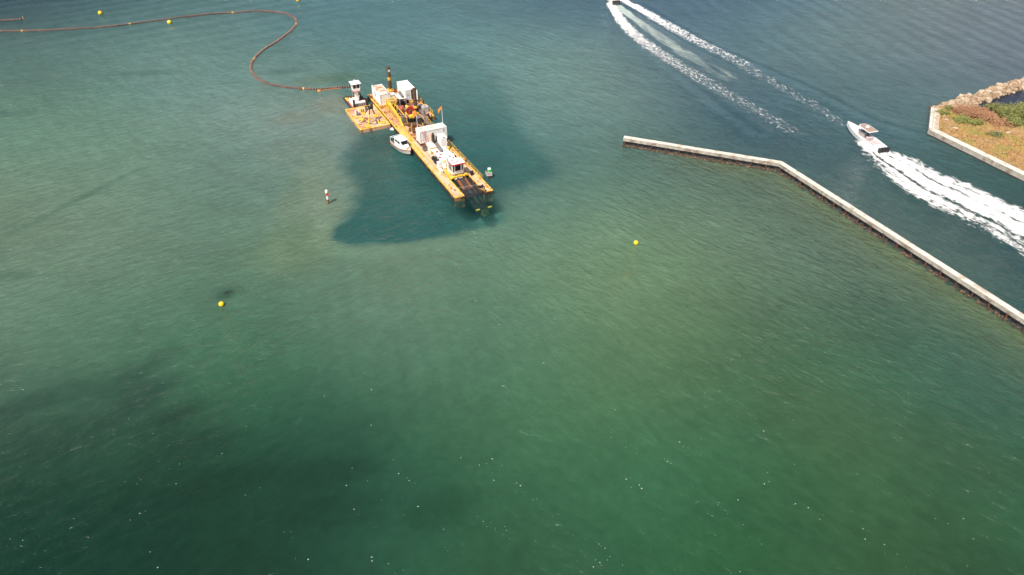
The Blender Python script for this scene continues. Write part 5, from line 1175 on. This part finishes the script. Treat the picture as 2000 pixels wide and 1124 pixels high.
# pale stones lying in the grass
for x, y, s, lb in ((97.0,153.8,.5,'pale flat stone below the bright green shrubs'),(97.0,149.6,.7,'pale flat stone near the seawall corner'),(105.0,147.5,.5,'pale flat stone left of the pair in the middle of the grass'),(107.4,147.3,.7,'long pale flat stone in the middle of the grass'),(109.4,142.2,.6,'pale flat stone beside the isolated round shrub'),(97.6,156.0,.4,'small pale stone next to the low shrub at the wall end')):
    t = MB(); t.loft([[(math.cos(a)*s*k, math.sin(a)*s*.5*k, z) for a in np.linspace(0, 2*math.pi, 8)[:-1]] for k, z in ((1,0),(.9,.2),(.5,.28))]); o_ = t.build('stone', M['palerock'], bevel=0); o_.location = (x, y, gz(x, y)); o_.rotation_euler[2] = random.uniform(-.4, .4); tag(o_, lb, 'stone', 'pale stones in the grass')
# riprap breakwater
rr_ = thing('rock_breakwater', 'breakwater of tumbled pale boulders running off behind the lagoon', 'breakwater', (97.5, 161.5, 0))
rmesh = []
for k in range(8):
    bm_ = bmesh.new(); bmesh.ops.create_icosphere(bm_, subdivisions=2, radius=1)
    for v in bm_.verts:
        c = v.co; d = 1+.28*math.sin(c.x*3+k)+.22*math.sin(c.y*4+2*k)+.12*math.sin(c.z*6+k); v.co = Vector((c.x*1.15, c.y*.9, c.z*.72))*d
        v.co = Vector([max(-.85, min(.85, q_)) for q_ in v.co])
    me = bpy.data.meshes.new('boulder'); bm_.to_mesh(me); bm_.free(); me.materials.append(M['rock'] if k % 3 else M['palerock']); rmesh.append(me)
RL = catmull([(98.2,161.3),(100.4,162.3),(104.0,163.9),(113.5,169.0),(125.5,176.2),(140,185),(160,197)], 8); RLs = resample(RL, .55)
core = MB(); 
for a, b_ in zip(RLs[::8][:-1], RLs[::8][1:]):
    d = b_-a; l = np.linalg.norm(d); core.boxc(((a[0]+b_[0])/2-97.5, (a[1]+b_[1])/2-161.5, -.9), (l+.2, 3.6, 2.6), math.atan2(d[1], d[0]))
core.build('rubble_core', pm('core_rubble', (.12,.075,.045), .95, var=.3, scale=2, bump=.1), rr_)  # core coloured dark to paint in the shade of gaps between boulders
nb_ = 0
for k, p in enumerate(RLs):
    if nb_ >= 292: break
    q = RLs[min(k+1, len(RLs)-1)]; pr = RLs[max(k-1, 0)]; d = q-pr; d = d/np.linalg.norm(d); nn_ = np.array([-d[1], d[0]])
    wid = 1.6 if k > 8 else .8
    for lane in range(4 if k % 2 == 0 else 3):
        if p[0] > 128 and lane % 2: continue
        o = (lane-1.5+(k % 2)*.5)/1.5*wid*1.05+random.uniform(-.25, .25); s = random.choice([.34, .42, .5, .6, .75, .95]); zz = .55*(1-(abs(o)/(wid*1.5))**2)+random.uniform(-.12, .3)
        inst(rmesh[random.randrange(8)], 'boulder', rr_, (p[0]+nn_[0]*o-97.5+random.uniform(-.25,.25), p[1]+nn_[1]*o-161.5+random.uniform(-.2,.2), zz), (random.uniform(-.4,.4), random.uniform(-.4,.4), random.random()*6.28), (s*random.uniform(.85,1.3), s, s*random.uniform(.8, 1.15))); nb_ += 1
        if nb_ >= 292: break
